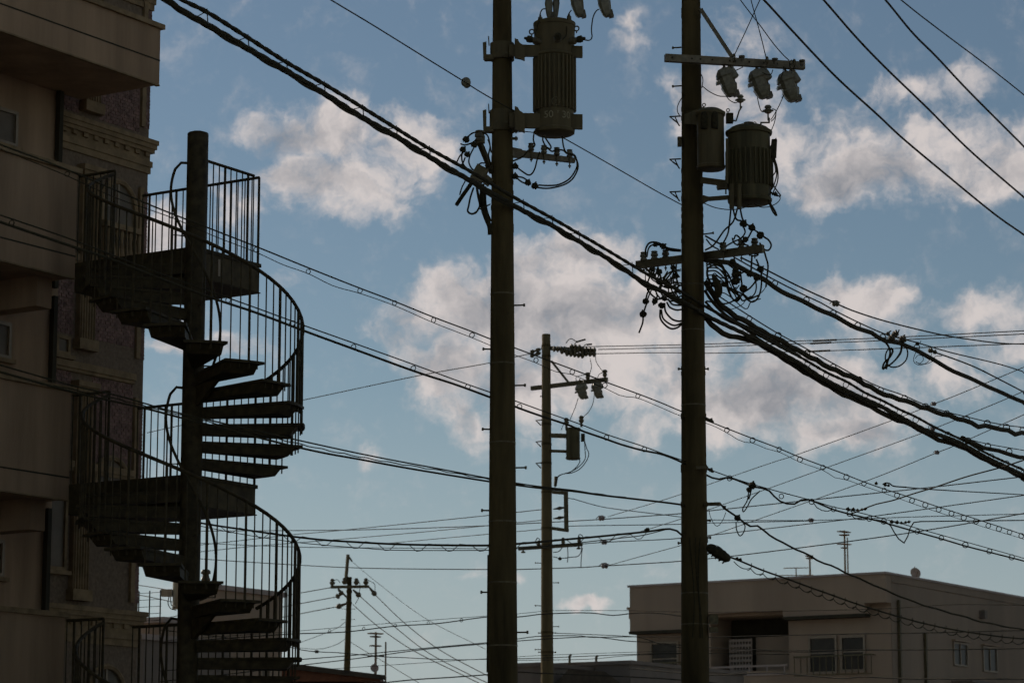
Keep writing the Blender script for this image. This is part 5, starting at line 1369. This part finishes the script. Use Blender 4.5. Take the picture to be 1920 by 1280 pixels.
# --- upper right hung cable with splice
AU = [(1300, 38.3), (1920, 50.5)]
M2 = [(1376, 482), (1449, 523), (1506, 552), (1540, 568), (1563, 581), (1609, 604), (1662, 627), (1719, 642), (1780, 660), (1872, 682), (1920, 697), (1960, 708)]
C2 = [(1322, 487), (1358, 491), (1378, 497), (1398, 507), (1427, 521), (1453, 539), (1481, 554), (1512, 568), (1540, 582), (1563, 592), (1607, 615), (1636, 625), (1653, 636), (1682, 642), (1699, 649), (1719, 656), (1747, 673), (1773, 688), (1811, 706), (1841, 719), (1867, 731), (1892, 743), (1920, 753), (1960, 770)]
uc = run('thick hung cable running from the crowded pole to the right edge above the fan', AU, M2, C2, [(1453, 531), (1512, 562), (1562, 587), (1608, 610), (1655, 632), (1719, 651)], 1.1, 3.9, 5.5, .8, 70)
yu_ = YX(AU)
cl = thing('splice_loops', 'cluster of clamps with hanging cable loops on the right hung cable', 'cable splice', at(1680, 690, yu_(1680)))
for x, y, s_ in ((1672, 634, 6.5), (1679, 626, 6), (1693, 636, 7), (1665, 626, 4)): conn(cl, x, y, yu_(x) - .1, s_, random.uniform(-.6, .6), 'porcelain_dark')
for pix, r_ in (([(1653, 636), (1664, 646), (1669, 660), (1665, 676), (1658, 690), (1655, 690), (1658, 680), (1668, 670), (1674, 658), (1670, 652)], .018), ([(1690, 648), (1688, 660), (1678, 675), (1665, 686), (1656, 692)], .014), ([(1699, 650), (1702, 662), (1698, 676), (1686, 686), (1672, 688), (1664, 682), (1660, 672), (1662, 660), (1668, 652)], .013), ([(1692, 650), (1688, 664), (1674, 680), (1662, 688)], .011), ([(1668, 668), (1664, 680), (1662, 692)], .015)):
    tp('loop', cl, pix, yu_(1675) - .1, None, r_)
for x0, y0, x1, y1 in ((1683, 626, 1686, 618), (1664, 624, 1671, 620), (1660, 626, 1668, 628)): tp('tail', cl, [(x0, y0), (x1, y1)], yu_(1675) - .1, None, .012)
cl2 = thing('splice_loops', 'small clamp with fine wire loops right of the splice cluster', 'cable splice', at(1740, 680, yu_(1740)))
conn(cl2, 1745, 657, yu_(1745) - .1, 5, .2, 'porcelain_dark'); conn(cl2, 1753, 660, yu_(1745) - .1, 4, .2, 'porcelain_dark'); conn(cl2, 1720, 644, yu_(1720) - .1, 3.5, -.8)
for pix in ([(1718, 658), (1713, 672), (1716, 681), (1728, 684), (1742, 676), (1747, 663)], [(1716, 672), (1721, 666), (1729, 667), (1731, 675), (1724, 681), (1717, 678)], [(1724, 645), (1727, 638)], [(1766, 667), (1754, 668), (1748, 677), (1736, 682), (1722, 682)]): tp('loop', cl2, pix, yu_(1735) - .1, None, .006)
wire('thin service wire with a pale knob insulator above the right hung cable', [(1390, 483), (1441, 508), (1500, 538), (1566, 568), (1598, 582), (1653, 600), (1719, 617), (1773, 629), (1817, 636), (1872, 643), (1920, 645), (1960, 646)], [(1300, 38.3), (1920, 51)], 1.25)
knob('pale four lobed knob on the thin wire above the right hung cable', 1567, 569, YX([(1300, 38.3), (1920, 51)])(1567) - .02, 7, 'porcelain')
wire('thin branch wire sloping down right from the small clamp', [(1748, 659), (1784, 671), (1828, 688), (1872, 710), (1920, 735), (1960, 757)], [(1748, 45.5), (1920, 50)], 1.2)
# --- primary lines in the upper right corner
gp = 'three primary wires in the upper right'
AP = [(1300, 38.0), (1920, 52)]
wire('leftmost of the three thick primary wires crossing the upper right corner', [(1330, -105), (1432, 0), (1489, 62), (1567, 144), (1646, 216), (1692, 259), (1771, 325), (1863, 400), (1920, 440), (1970, 474)], AP, 1.8, group=gp)
wire('middle of the three thick primary wires crossing the upper right corner', [(1450, -105), (1544, 0), (1605, 70), (1661, 128), (1739, 203), (1817, 281), (1920, 370), (1970, 412)], AP, 1.8, group=gp)
wire('rightmost of the three thick primary wires crossing the upper right corner', [(1570, -105), (1660, 0), (1711, 62), (1755, 106), (1817, 172), (1920, 275), (1970, 325)], AP, 1.8, group=gp)
wire('thin topmost wire in the extreme upper right corner', [(1600, -70), (1689, 0), (1724, 28), (1786, 75), (1849, 122), (1920, 178), (1970, 218)], AP, 1.1)
for lb_, pix in (('left strand of the thin droppers crossing above the long crossarm', [(1474, -102), (1450, -50), (1425, 0), (1400, 55), (1376, 106)]), ('middle strand of the thin droppers crossing above the long crossarm', [(1388, -102), (1396, -55), (1408, 0), (1419, 40), (1429, 78), (1437, 111)]), ('right strand of the thin droppers ending at the crossarm tip', [(1322, -102), (1350, -60), (1388, 0), (1425, 48), (1450, 82), (1470, 105), (1480, 114)])):
    wire(lb_, pix, [(1300, 38.3), (1500, 38.5)], 1.0, name='dropper_wire')
# --- guy wire in front of the nearest pole
AG = [(560, 26.5), (942, 33.55), (1277, 38.3)]
wire('taut guy wire from the top edge past the nearest pole to the crowded pole', [(550, -44), (620, 0), (700, 48), (800, 110), (865, 150), (920, 184), (1055, 258), (1150, 312), (1230, 358), (1278, 384)], AG, 1.25, name='guy_wire')
t = thing('guy_insulator', 'brown ball shaped guy insulator left of the nearest pole', 'insulator', at(875, 160, 32.6))
c = at(875, 155, 32.62); k = 10 * m_per_px(155, 32.6); ax = (at(890, 164, 32.9) - at(860, 146, 32.3)).normalized()
q = MB(); q.lathe(c - ax * k, ax, [(0, k * .3), (k * .2, k * .75), (k * .5, k * .95), (k * .8, k * .85), (k * .95, k * .6), (k * 1.1, k * .75), (k * 1.4, k * .7), (k * 1.8, k * .4), (k * 2.0, k * .2)], 14); q.build('body', 'porcelain', t, smooth=True)
q = MB(); q.lathe(c - UP * k * .5 + ax * k * .2, Vector((.2, -.3, -1)), [(0, k * .55), (k * .25, k * .6), (k * .4, k * .4)], 10); q.build('lobe', 'porcelain', t, smooth=True)
# --- ring hung wire, upper, in front of the staircase
A5 = [(0, 26), (942, 34.42), (1300, 38.55), (1920, 51)]
m5 = [(-40, 254), (0, 271), (125, 318), (283, 385), (390, 427), (487, 465), (573, 500), (669, 538), (735, 563), (809, 593), (881, 620), (916, 634), (965, 652), (1016, 671), (1073, 692), (1136, 716), (1196, 738), (1240, 755), (1278, 771), (1330, 790), (1363, 803), (1412, 822), (1460, 840), (1500, 857), (1543, 873), (1587, 890), (1620, 903), (1660, 917), (1710, 933), (1760, 950), (1807, 965), (1853, 980), (1920, 1002), (1960, 1015)]
rg5 = [(126, 326), (322, 404), (480, 468), (578, 509), (675, 545), (740, 568), (813, 600), (885, 628), (1005, 675), (1073, 697), (1134, 722), (1196, 742), (1363, 806), (1411, 825), (1461, 842), (1500, 861), (1543, 876), (1587, 894), (1620, 906), (1658, 919), (1682, 928), (1710, 938), (1735, 946), (1760, 955), (1784, 962), (1807, 970), (1830, 977), (1853, 985), (1873, 991), (1893, 997), (1915, 1004)]
c5 = [(-40, 262), (0, 279), (60, 303), (126, 330), (220, 372), (322, 408), (400, 442), (480, 473), (530, 496), (578, 513), (625, 536), (675, 550), (740, 573), (813, 605), (885, 633), (945, 658), (1005, 680), (1040, 696), (1073, 702), (1105, 716), (1134, 727), (1165, 742), (1196, 746), (1240, 764), (1278, 780), (1330, 795), (1363, 811), (1390, 827), (1411, 830), (1440, 842), (1461, 847), (1500, 866), (1543, 881), (1565, 895), (1587, 899), (1620, 911), (1658, 924), (1710, 943), (1760, 960), (1807, 975), (1853, 990), (1920, 1010), (1960, 1022)]
run('thin upper wire on many small rings crossing the whole picture in front of the staircase', A5, m5, c5, rg5, 1.15, .65, 4.6)
cf = thing('wire_clamp', 'small clamp with curled tail on the ring hung wire at right', 'clamp', at(1650, 912, 45))
conn(cf, 1643, 906, 45, 3); conn(cf, 1660, 909, 45, 3); conn(cf, 1666, 910, 45, 2.5)
tp('tail', cf, [(1655, 908), (1660, 905), (1668, 906), (1676, 911), (1700, 913)], 45, None, .012)
wire('hair thin wire running level right from the curled clamp', [(1685, 912), (1760, 918), (1920, 927), (1960, 930)], [(1685, 45), (1920, 60)], .7, 'far_wire')
# --- ring hung cable, lower, in front of the staircase
m6 = [(-40, 389), (0, 403), (137, 450), (280, 505), (390, 545), (480, 577), (570, 610), (663, 643), (775, 683), (873, 719), (965, 751), (1034, 776), (1088, 795), (1137, 814), (1205, 836), (1240, 849), (1278, 862), (1330, 880), (1393, 902), (1467, 923), (1520, 937), (1563, 950), (1597, 957), (1680, 978), (1720, 990), (1810, 1015), (1920, 1046), (1960, 1057)]
c6 = [(-40, 402), (0, 416), (150, 467), (203, 484), (300, 522), (390, 556), (480, 586), (570, 620), (663, 654), (775, 695), (852, 720), (915, 743), (966, 762), (987, 770), (1016, 780), (1034, 786), (1073, 799), (1090, 807), (1134, 822), (1165, 833), (1205, 844), (1240, 851), (1278, 866), (1328, 892), (1347, 898), (1367, 895), (1393, 904), (1413, 912), (1440, 918), (1460, 938), (1487, 945), (1507, 935), (1527, 940), (1563, 955), (1593, 963), (1630, 972), (1657, 979), (1720, 997), (1763, 1009), (1810, 1023), (1853, 1034), (1920, 1051), (1960, 1062)]
run('thicker lower cable on rings crossing the whole picture in front of the staircase', [(0, 26), (942, 34.45), (1300, 38.55), (1920, 51)], m6, c6, [(22, 418), (205, 481), (428, 562), (548, 606), (663, 650), (775, 690), (877, 725), (974, 762), (1137, 820), (1208, 842), (1368, 896), (1465, 930), (1522, 940), (1563, 954), (1593, 962), (1630, 972), (1657, 977), (1720, 996), (1765, 1008), (1810, 1021), (1855, 1033), (1897, 1044)], 1.0, 1.9, 4.8)
tk = thing('cable_clamp', 'clamp with a hanging wire loop on the lower ring cable right of the crowded pole', 'clamp', at(1405, 950, 39.8))
conn(tk, 1411, 910, 39.8, 7, .2); conn(tk, 1404, 918, 39.8, 5, 1.2)
tp('loop', tk, [(1404, 920), (1401, 938), (1393, 952), (1394, 959), (1401, 950), (1409, 935), (1425, 920)], 39.8, None, .010); tp('loop', tk, [(1409, 916), (1404, 935), (1402, 928)], 39.8, None, .012)
for i, (x, y) in enumerate(((1596, 955), (1678, 979))):
    f_ = thing('drop_clamp', ('left' if not i else 'right') + ' service drop clamp with beads on the lower ring cable', 'clamp', at(x, y, 44), 'service drop clamps')
    tp('bail', f_, [(x - 10, y - 2), (x + 4, y), (x + 16, y + 1), (x + 30, y - 2)], 44.0, None, .009)
    for dx, dy in ((-6, -1), (4, 0), (12, 1), (20, 0), (26, -1)): conn(f_, x + dx, y + dy, 44.0, 2.6 if dx > 5 else 3.4, .1)
wire('service drop rising right from the left drop clamp', [(1590, 964), (1610, 958), (1623, 952), (1645, 944), (1673, 938), (1713, 925), (1753, 913), (1813, 893), (1880, 875), (1920, 862), (1960, 849)], [(1590, 44), (1920, 40)], 1.4, name='service_wire')
wire('service wire dipping in a V then running level to the right edge', [(1630, 973), (1663, 978), (1675, 995), (1688, 1014), (1694, 1018), (1701, 1008), (1708, 985), (1716, 978), (1740, 977), (1920, 975), (1960, 975)], [(1630, 44.5), (1920, 50)], 1.1, name='service_wire')
for lb_, pix in (('upper slack wire loop under the lower ring cable', [(1525, 942), (1535, 954), (1552, 958), (1562, 954)]), ('lower slack wire loop under the lower ring cable', [(1595, 963), (1604, 972), (1620, 974), (1630, 972)])):
    wire(lb_, pix, [(1500, 42.5), (1700, 45)], .9, name='slack_loop')
# --- triple cable crossing the stairs low, to the bracket on the crowded pole
A7 = [(0, 27.5), (942, 34.45), (1277, 38.3)]
t7 = thing('triple_cable', 'group of three low cables crossing in front of the staircase to the crowded pole', 'cable', at(600, 850, 31.5))
y7 = YX(A7)
for pix, rp, wg in (([(-40, 672), (0, 684), (134, 722), (215, 740), (275, 757), (340, 775), (573, 828), (704, 856), (821, 878), (915, 896), (967, 905), (1015, 912), (1078, 919), (1127, 927), (1240, 940), (1285, 946)], 1.4, 0),
                    ([(-40, 686), (0, 697), (147, 737), (275, 766), (340, 783), (566, 840), (681, 862), (774, 879), (915, 902), (967, 909), (1015, 915), (1078, 921), (1127, 928), (1240, 941), (1285, 947)], 1.9, 0),
                    ([(100, 722), (220, 748), (340, 778), (570, 834), (700, 861), (821, 881), (915, 898), (1015, 913), (1078, 920), (1200, 936)], 1.0, 1.1)):
    q = MB(); pts = line_pts(pix, y7, wig=wg, period=44); q.tube(pts, rp * m_per_px(700, 33), 6); q.build('strand', 'rubber', t7, smooth=True)
wire('wavy drop cable falling right from the bracket across the apartment block', [(1350, 944), (1360, 953), (1380, 968), (1397, 980), (1405, 986), (1414, 983), (1425, 989), (1447, 1005), (1473, 1020), (1510, 1037), (1533, 1050), (1563, 1062), (1590, 1075), (1640, 1097), (1670, 1110), (1720, 1130), (1770, 1145), (1810, 1156), (1845, 1166), (1920, 1180), (1960, 1186)], [(1345, 38.2), (1920, 46)], 1.6, name='drop_cable', cat='cable', wig=.8, period=52)
dk = thing('cable_clamp', 'clamp with a small wire loop on the wavy drop cable', 'clamp', at(1385, 990, 38.7))
conn(dk, 1383, 971, 38.7, 6, .5); tp('loop', dk, [(1380, 978), (1381, 992), (1387, 1004), (1394, 998), (1397, 986), (1392, 978)], 38.7, None, .009); conn(dk, 1358, 951, 38.3, 3.5, .8)
# --- zigzag lashed cable low between the stairs and the crowded pole
A8 = [(270, 41.4), (942, 34.6), (1277, 38.4)]
y8 = YX(A8)
t8 = thing('lashed_cable', 'sagging cable with zigzag lashing between the staircase and the crowded pole', 'cable', at(700, 1020, 37))
m8 = [(285, 962), (382, 981), (448, 991), (546, 1005), (610, 1012), (657, 1015), (727, 1019), (798, 1021), (913, 1022), (968, 1019), (1017, 1015), (1057, 1011), (1104, 1007), (1165, 1001), (1214, 996), (1250, 991), (1268, 994), (1280, 1004)]
l8 = [(290, 968), (382, 987), (460, 1002), (563, 1017), (681, 1027), (751, 1031), (913, 1031), (968, 1028), (1057, 1020), (1165, 1008), (1200, 1004), (1214, 1001), (1250, 992)]
q = MB(); q.tube(line_pts(m8, y8), 2.0 * m_per_px(1000, 37), 7); q.build('main_cable', 'rubber', t8, smooth=True)
q = MB(); q.tube(line_pts(l8, y8), .9 * m_per_px(1000, 37), 6); q.build('lower_wire', 'rubber', t8, smooth=True)
zz = []; xx = 390.0; i = 0
while xx < 1225:
    top = interp_row(m8, xx); bot = interp_row(l8, xx) + 1 if xx < 1000 else top + 12
    ph = i % 4
    zz.append((xx, (top - 2, top, bot + (1 if xx < 900 else 0), bot)[ph])); xx += (22, 15, 8, 14)[ph]; i += 1
q = MB(); q.tube([at(x, y, y8(x)) for x, y in zz], .75 * m_per_px(1000, 37), 5); q.build('lashing', 'rubber', t8)
conn(t8, 1212, 994, y8(1212), 4, .1); conn(t8, 1215, 992, y8(1212), 3, .1)
# --- scalloped cable from the splice closure
A9 = [(1360, 38.2), (1920, 47)]
t9 = thing('scalloped_cable', 'cable with scalloped hanging loops falling right from the black splice closure', 'cable', at(1560, 1115, 41))
m9 = [(1364, 1042), (1390, 1052), (1431, 1069), (1477, 1085), (1520, 1101), (1560, 1115), (1620, 1136), (1720, 1165), (1795, 1181), (1870, 1192), (1920, 1197), (1960, 1200)]
y9 = YX(A9)
q = MB(); q.tube(line_pts(m9, y9), 1.6 * m_per_px(1100, 42), 6); q.build('main_cable', 'rubber', t9, smooth=True)
sc_ = []; knots = [1376, 1407, 1430, 1453, 1476, 1498, 1520, 1541, 1562, 1583, 1604, 1625, 1646, 1667, 1688, 1709, 1730, 1751, 1772, 1793, 1814, 1835, 1856, 1877, 1898, 1919, 1940]
q = MB(); pts = []
for a, b in zip(knots, knots[1:]):
    for j in range(5):
        x = a + (b - a) * j / 5; pts.append(at(x, interp_row(m9, x) + 4 + 8.5 * (math.sin(math.pi * j / 5) * .75 + .2), y9(x)))
q.tube(pts, .8 * m_per_px(1100, 42), 5); q.build('slung_cable', 'rubber', t9, smooth=True)
for a in knots[1:-1]:
    q = MB(); yy = interp_row(m9, a)
    q.tube([at(a + 2, yy - 4, y9(a)), at(a + 2, yy + 3, y9(a)), at(a - 1, yy + 8, y9(a)), at(a - 6, yy + 10, y9(a))], .006, 5); q.build('hanger', 'rubber', t9)
conn(t9, 1388, 1049, y9(1388), 3.2, .4); conn(t9, 1382, 1047, y9(1382), 3, .4)
# ------------------------------------------------------------------ distant lines
FW = lambda lb_, pix, an, rp=.85, grp=None: wire(lb_, pix, an, rp, 'far_wire', 'distant_wire', grp)
g3 = 'wires from the top of the middle pole'
A3 = [(1090, 71.5), (1920, 58)]
FW('top wire of the three level ones leaving the middle pole rightward', [(1088, 650), (1240, 647), (1322, 645), (1500, 639), (1640, 634), (1920, 620), (1960, 618)], A3, 1.0, g3)
FW('middle wire of the three level ones leaving the middle pole rightward', [(1122, 655), (1240, 652), (1322, 650), (1500, 644), (1640, 639), (1920, 626), (1960, 624)], A3, 1.0, g3)
FW('bottom wire of the three level ones leaving the middle pole rightward', [(1118, 663), (1240, 661), (1322, 662), (1500, 659), (1653, 654), (1790, 649), (1920, 644), (1960, 643)], A3, 1.0, g3)
for i, (x0, x1, y0, y1) in enumerate(((1525, 1568, 639, 637), (1520, 1558, 644, 642), (1515, 1556, 659, 657))):
    tag(tp('wire_sleeve', None, [(x0, y0), (x1, y1)], YX(A3)(x0), YX(A3)(x1), 1.9 * m_per_px(640, 64), 'far_wire'), ('upper', 'middle', 'lower')[i] + ' dark sleeve on the level wires right of the crowded pole', 'sleeve', 'sleeves on the level wires')
FW('thin wire sloping down left from the middle pole behind the staircase', [(1000, 662), (966, 669), (914, 681), (780, 705), (572, 749), (345, 796), (276, 811)], [(276, 84), (1015, 72)], .8)
gd = 'thin diagonal wires at right'
FW('highest thin diagonal wire rising to the right edge', [(1140, 968), (1224, 943), (1280, 925), (1328, 908), (1447, 867), (1500, 850), (1672, 788), (1751, 757), (1795, 740), (1920, 688), (1960, 671)], [(1140, 72), (1328, 66), (1920, 54)], .75, gd)
FW('middle thin diagonal wire rising to the right edge', [(1140, 1014), (1240, 984), (1340, 951), (1567, 870), (1733, 810), (1857, 760), (1920, 733), (1960, 716)], [(1140, 72), (1328, 66), (1920, 54)], .75, gd)
FW('lowest thin diagonal wire with a knob rising to the right edge', [(1142, 1059), (1240, 1032), (1280, 1021), (1335, 1003), (1407, 978), (1620, 903), (1757, 848), (1790, 835), (1920, 777), (1960, 760)], [(1140, 72), (1328, 66), (1920, 54)], .75, gd)
for lb_, x, y in (('brown knob on the highest thin diagonal wire', 1751, 757), ('brown knob where the middle thin diagonal wire meets the bundle', 1749, 804), ('brown knob on the lowest thin diagonal wire', 1757, 848)): knob(lb_, x, y, YX([(1328, 66), (1920, 54)])(x), 4.6)
ge = 'gently rising wires at right'
knob('round brown knob on the level thin wire right of the crowded pole', 1521, 975, 74, 4.8)
gm = 'distant wires between the near poles'
FW('top distant wire left of the middle pole', [(556, 1001), (657, 992), (913, 966), (968, 960), (1014, 955)], [(556, 84), (1014, 72)], .75, gm)
FW('distant wire with a glossy insulator passing the guard frame and rising to the right edge', [(250, 996), (400, 995), (554, 994), (657, 993), (780, 990), (913, 985), (968, 982), (1113, 974), (1240, 965), (1280, 962), (1331, 957), (1613, 927), (1747, 913), (1920, 893), (1960, 888)], [(554, 84), (1280, 70), (1920, 62)], .97, gm)
knob('glossy insulator on the distant wire just right of the guard frame', 1128, 971, 72.4, 6)
FW('distant wire ending at the middle pole below the guard frame', [(620, 1012), (780, 998), (913, 985), (1014, 975)], [(620, 84), (1014, 72)], .7, gm)
FW('short distant wire left of the middle pole above its low arm', [(727, 1018), (913, 1001), (1014, 992)], [(727, 82), (1014, 72)], .7, gm)
FW('distant wire falling right from the guard frame top', [(1063, 933), (1080, 936), (1099, 942), (1142, 952), (1240, 964), (1280, 969), (1330, 974), (1523, 975), (1700, 969), (1920, 963), (1960, 962)], [(1063, 71.6), (1280, 70), (1523, 74), (1920, 70)], .83, gm)
FW('distant level wire from the guard frame foot', [(1064, 986), (1100, 985), (1240, 983), (1280, 982), (1330, 980), (1521, 976)], [(1063, 71.6), (1280, 70), (1521, 74)], .8, gm)
FW('distant wire from the low arm tip of the middle pole to the right edge', [(1092, 1019), (1133, 1016), (1240, 1011), (1280, 1008), (1331, 1003), (1513, 982), (1647, 966), (1920, 928), (1960, 922)], [(1063, 71.6), (1280, 70), (1920, 62)], .97, gm)
knob('glossy insulator on the distant wire beside the low arm tip', 1133, 1016, 71.3, 5.5)
FW('lowest long distant wire passing behind both near poles', [(250, 1036), (390, 1048), (563, 1059), (669, 1064), (780, 1066), (912, 1067), (968, 1067), (1090, 1063), (1123, 1061), (1240, 1054), (1280, 1051), (1373, 1042), (1580, 1016), (1747, 992), (1920, 962), (1960, 955)], [(390, 84), (1280, 70), (1920, 62)], 1.0, gm)
knob('glossy insulator on the lowest long distant wire', 1134, 1060, 72, 6.5)
gs = 'far wires seen through the stairs'
for i, (lb_, pix) in enumerate((('uppermost', [(250, 1034), (384, 1020), (440, 1014), (556, 1001)]), ('second', [(250, 1047), (384, 1033), (470, 1024), (620, 1012)]), ('third', [(250, 1012), (384, 1018), (450, 1021), (560, 1025), (640, 1026), (912, 1028)]))):
    FW(lb_ + ' far thin wire glimpsed through the lower stair railing', pix, [(384, 86), (620, 84)], .7, gs)
g4 = 'wires of the far slim pole'
Af = [(400, 118), (630, 110)]
FW('upper of three wires left of the far slim pole', [(250, 1169), (520, 1119), (563, 1111), (620, 1101)], Af, .8, g4)
FW('middle of three wires left of the far slim pole', [(250, 1189), (520, 1139), (562, 1131), (632, 1118)], Af, .8, g4)
FW('lower of three wires left of the far slim pole', [(250, 1208), (520, 1158), (562, 1150), (630, 1137)], Af, .8, g4)
Ag = [(655, 110), (912, 96)]
FW('right one of the three wires sloping down right from the far slim pole', [(705, 1116), (757, 1166), (822, 1216), (899, 1258), (950, 1283)], Ag, .8, g4)
FW('middle one of the three wires sloping down right from the far slim pole', [(676, 1118), (735, 1170), (800, 1221), (873, 1260), (920, 1282)], Ag, .8, g4)
FW('left one of the three wires sloping down right from the far slim pole', [(662, 1133), (713, 1177), (779, 1221), (862, 1262), (905, 1283)], Ag, .8, g4)
FW('hair thin wire sloping right from the mast tip of the far slim pole', [(660, 1052), (713, 1096), (800, 1160), (910, 1216)], Ag, .45, g4)
FW('left slack wire dipping to the far slim pole', [(562, 1204), (600, 1190), (630, 1178), (648, 1165)], [(562, 105), (650, 110)], .5, g4)
FW('lower slack wire dipping to the far slim pole', [(562, 1214), (600, 1216), (630, 1208), (646, 1198)], [(562, 105), (650, 110)], .5, g4)
FW('slack wire falling right from the middle of the far slim pole', [(658, 1203), (685, 1220), (720, 1240), (770, 1270), (790, 1282)], Ag, .55, g4)
gh = 'low lines at the bottom edge'
Ah = [(560, 62), (1180, 66)]; Ah2 = [(560, 62), (1180, 66), (1920, 58)]
run('low line with a slung cable left of the nearest pole, uppermost near the bottom edge', Ah2, [(300, 1201), (420, 1192), (540, 1184), (562, 1182), (713, 1169), (912, 1154), (970, 1150), (1011, 1146), (1040, 1144), (1177, 1144), (1322, 1147), (1520, 1144), (1670, 1140), (1783, 1133), (1920, 1134), (1960, 1135)], [(300, 1205), (420, 1196), (540, 1188), (562, 1187), (647, 1184), (741, 1173), (822, 1168), (912, 1156), (970, 1156), (1011, 1151), (1051, 1149), (1086, 1148), (1116, 1149), (1149, 1153), (1177, 1150), (1204, 1148), (1236, 1149), (1290, 1156)], [(618, 1182), (682, 1178), (741, 1172), (803, 1167), (865, 1162)], .55, 1.0, 3.0, 0, 60, 'far_wire')
FW('second low line rising right near the bottom edge', [(300, 1257), (420, 1248), (540, 1238), (569, 1235), (647, 1229), (720, 1222), (822, 1212), (912, 1204), (970, 1197), (1011, 1192), (1083, 1191), (1110, 1194), (1177, 1193), (1290, 1193), (1322, 1194), (1400, 1192), (1575, 1188), (1720, 1186), (1920, 1181), (1960, 1180)], Ah2, .95, gh)
FW('third low line crossing the second near the bottom edge', [(300, 1277), (420, 1264), (540, 1249), (626, 1239), (711, 1228), (801, 1216), (912, 1206), (970, 1201), (1011, 1198), (1100, 1193), (1132, 1195), (1177, 1201), (1230, 1204), (1290, 1210), (1345, 1214), (1480, 1219), (1600, 1218), (1780, 1217), (1920, 1215), (1960, 1215)], Ah2, 1.0, gh)
FW('low level line sagging left of the nearest pole', [(300, 1180), (420, 1194), (540, 1212), (562, 1217), (593, 1221), (637, 1223), (713, 1230), (757, 1232), (844, 1236), (912, 1235), (1010, 1233), (1180, 1226), (1290, 1224), (1480, 1226)], Ah, .8, gh)
FW('hair thin low line over the brown roof', [(590, 1255), (713, 1247), (912, 1234), (1014, 1228), (1180, 1222), (1330, 1219), (1520, 1222)], Ah, .5, gh)
FW('lowest twisted line meeting the nearest pole at the bottom edge', [(700, 1281), (779, 1273), (844, 1269), (912, 1264), (970, 1259), (1010, 1261), (1180, 1268), (1290, 1275), (1420, 1288)], Ah, 1.2, gh)
FW('short pale line between the nearest pole and the middle pole near the bottom', [(970, 1237), (1100, 1235), (1180, 1228), (1290, 1224)], Ah, .6, gh)
knob('small dark knob on the low line right of the staircase', 594, 1221, 62.3, 3.6, 'porcelain_dark')
Aq = [(1180, 70), (1920, 58)]
gq = 'lines crossing the apartment block'
FW('lowest wavy line crossing the apartment block facade', [(1180, 1252), (1290, 1262), (1345, 1265), (1440, 1260), (1520, 1266), (1580, 1271), (1620, 1268), (1720, 1272), (1920, 1272), (1960, 1272)], Aq, 1.5, gq)
FW('line dipping to the left window of the apartment block', [(1040, 1186), (1177, 1192), (1210, 1197), (1235, 1206), (1290, 1216)], [(1040, 70), (1290, 75)], .7, gq)
FW('upper wire behind the staircase column at lower left', [(255, 1096), (278, 1099), (320, 1106)], [(255, 72), (350, 68)], .8, gs)
FW('lower wire behind the staircase column at lower left', [(255, 1114), (278, 1118), (325, 1128)], [(255, 72), (350, 68)], .8, gs)

ga = thing('crossarm', 'uppermost crossarm of the crowded pole above the top edge carrying the primary wires', 'crossarm', at(1420, -115, 38.4))
q = MB(); beam(q, at(1230, -124, 38.0), at(1610, -108, 38.6), .09, .1); q.build('arm', 'arm_paint', ga)
for x in (1330, 1450, 1570):
    q = MB(); c = at(x, -118, 38.25); q.lathe(c, UP, [(0, .04), (.06, .09), (.1, .09), (.12, .05), (.18, .08), (.22, .03)], 10); q.build('pin_insulator', 'porcelain', ga, smooth=True)
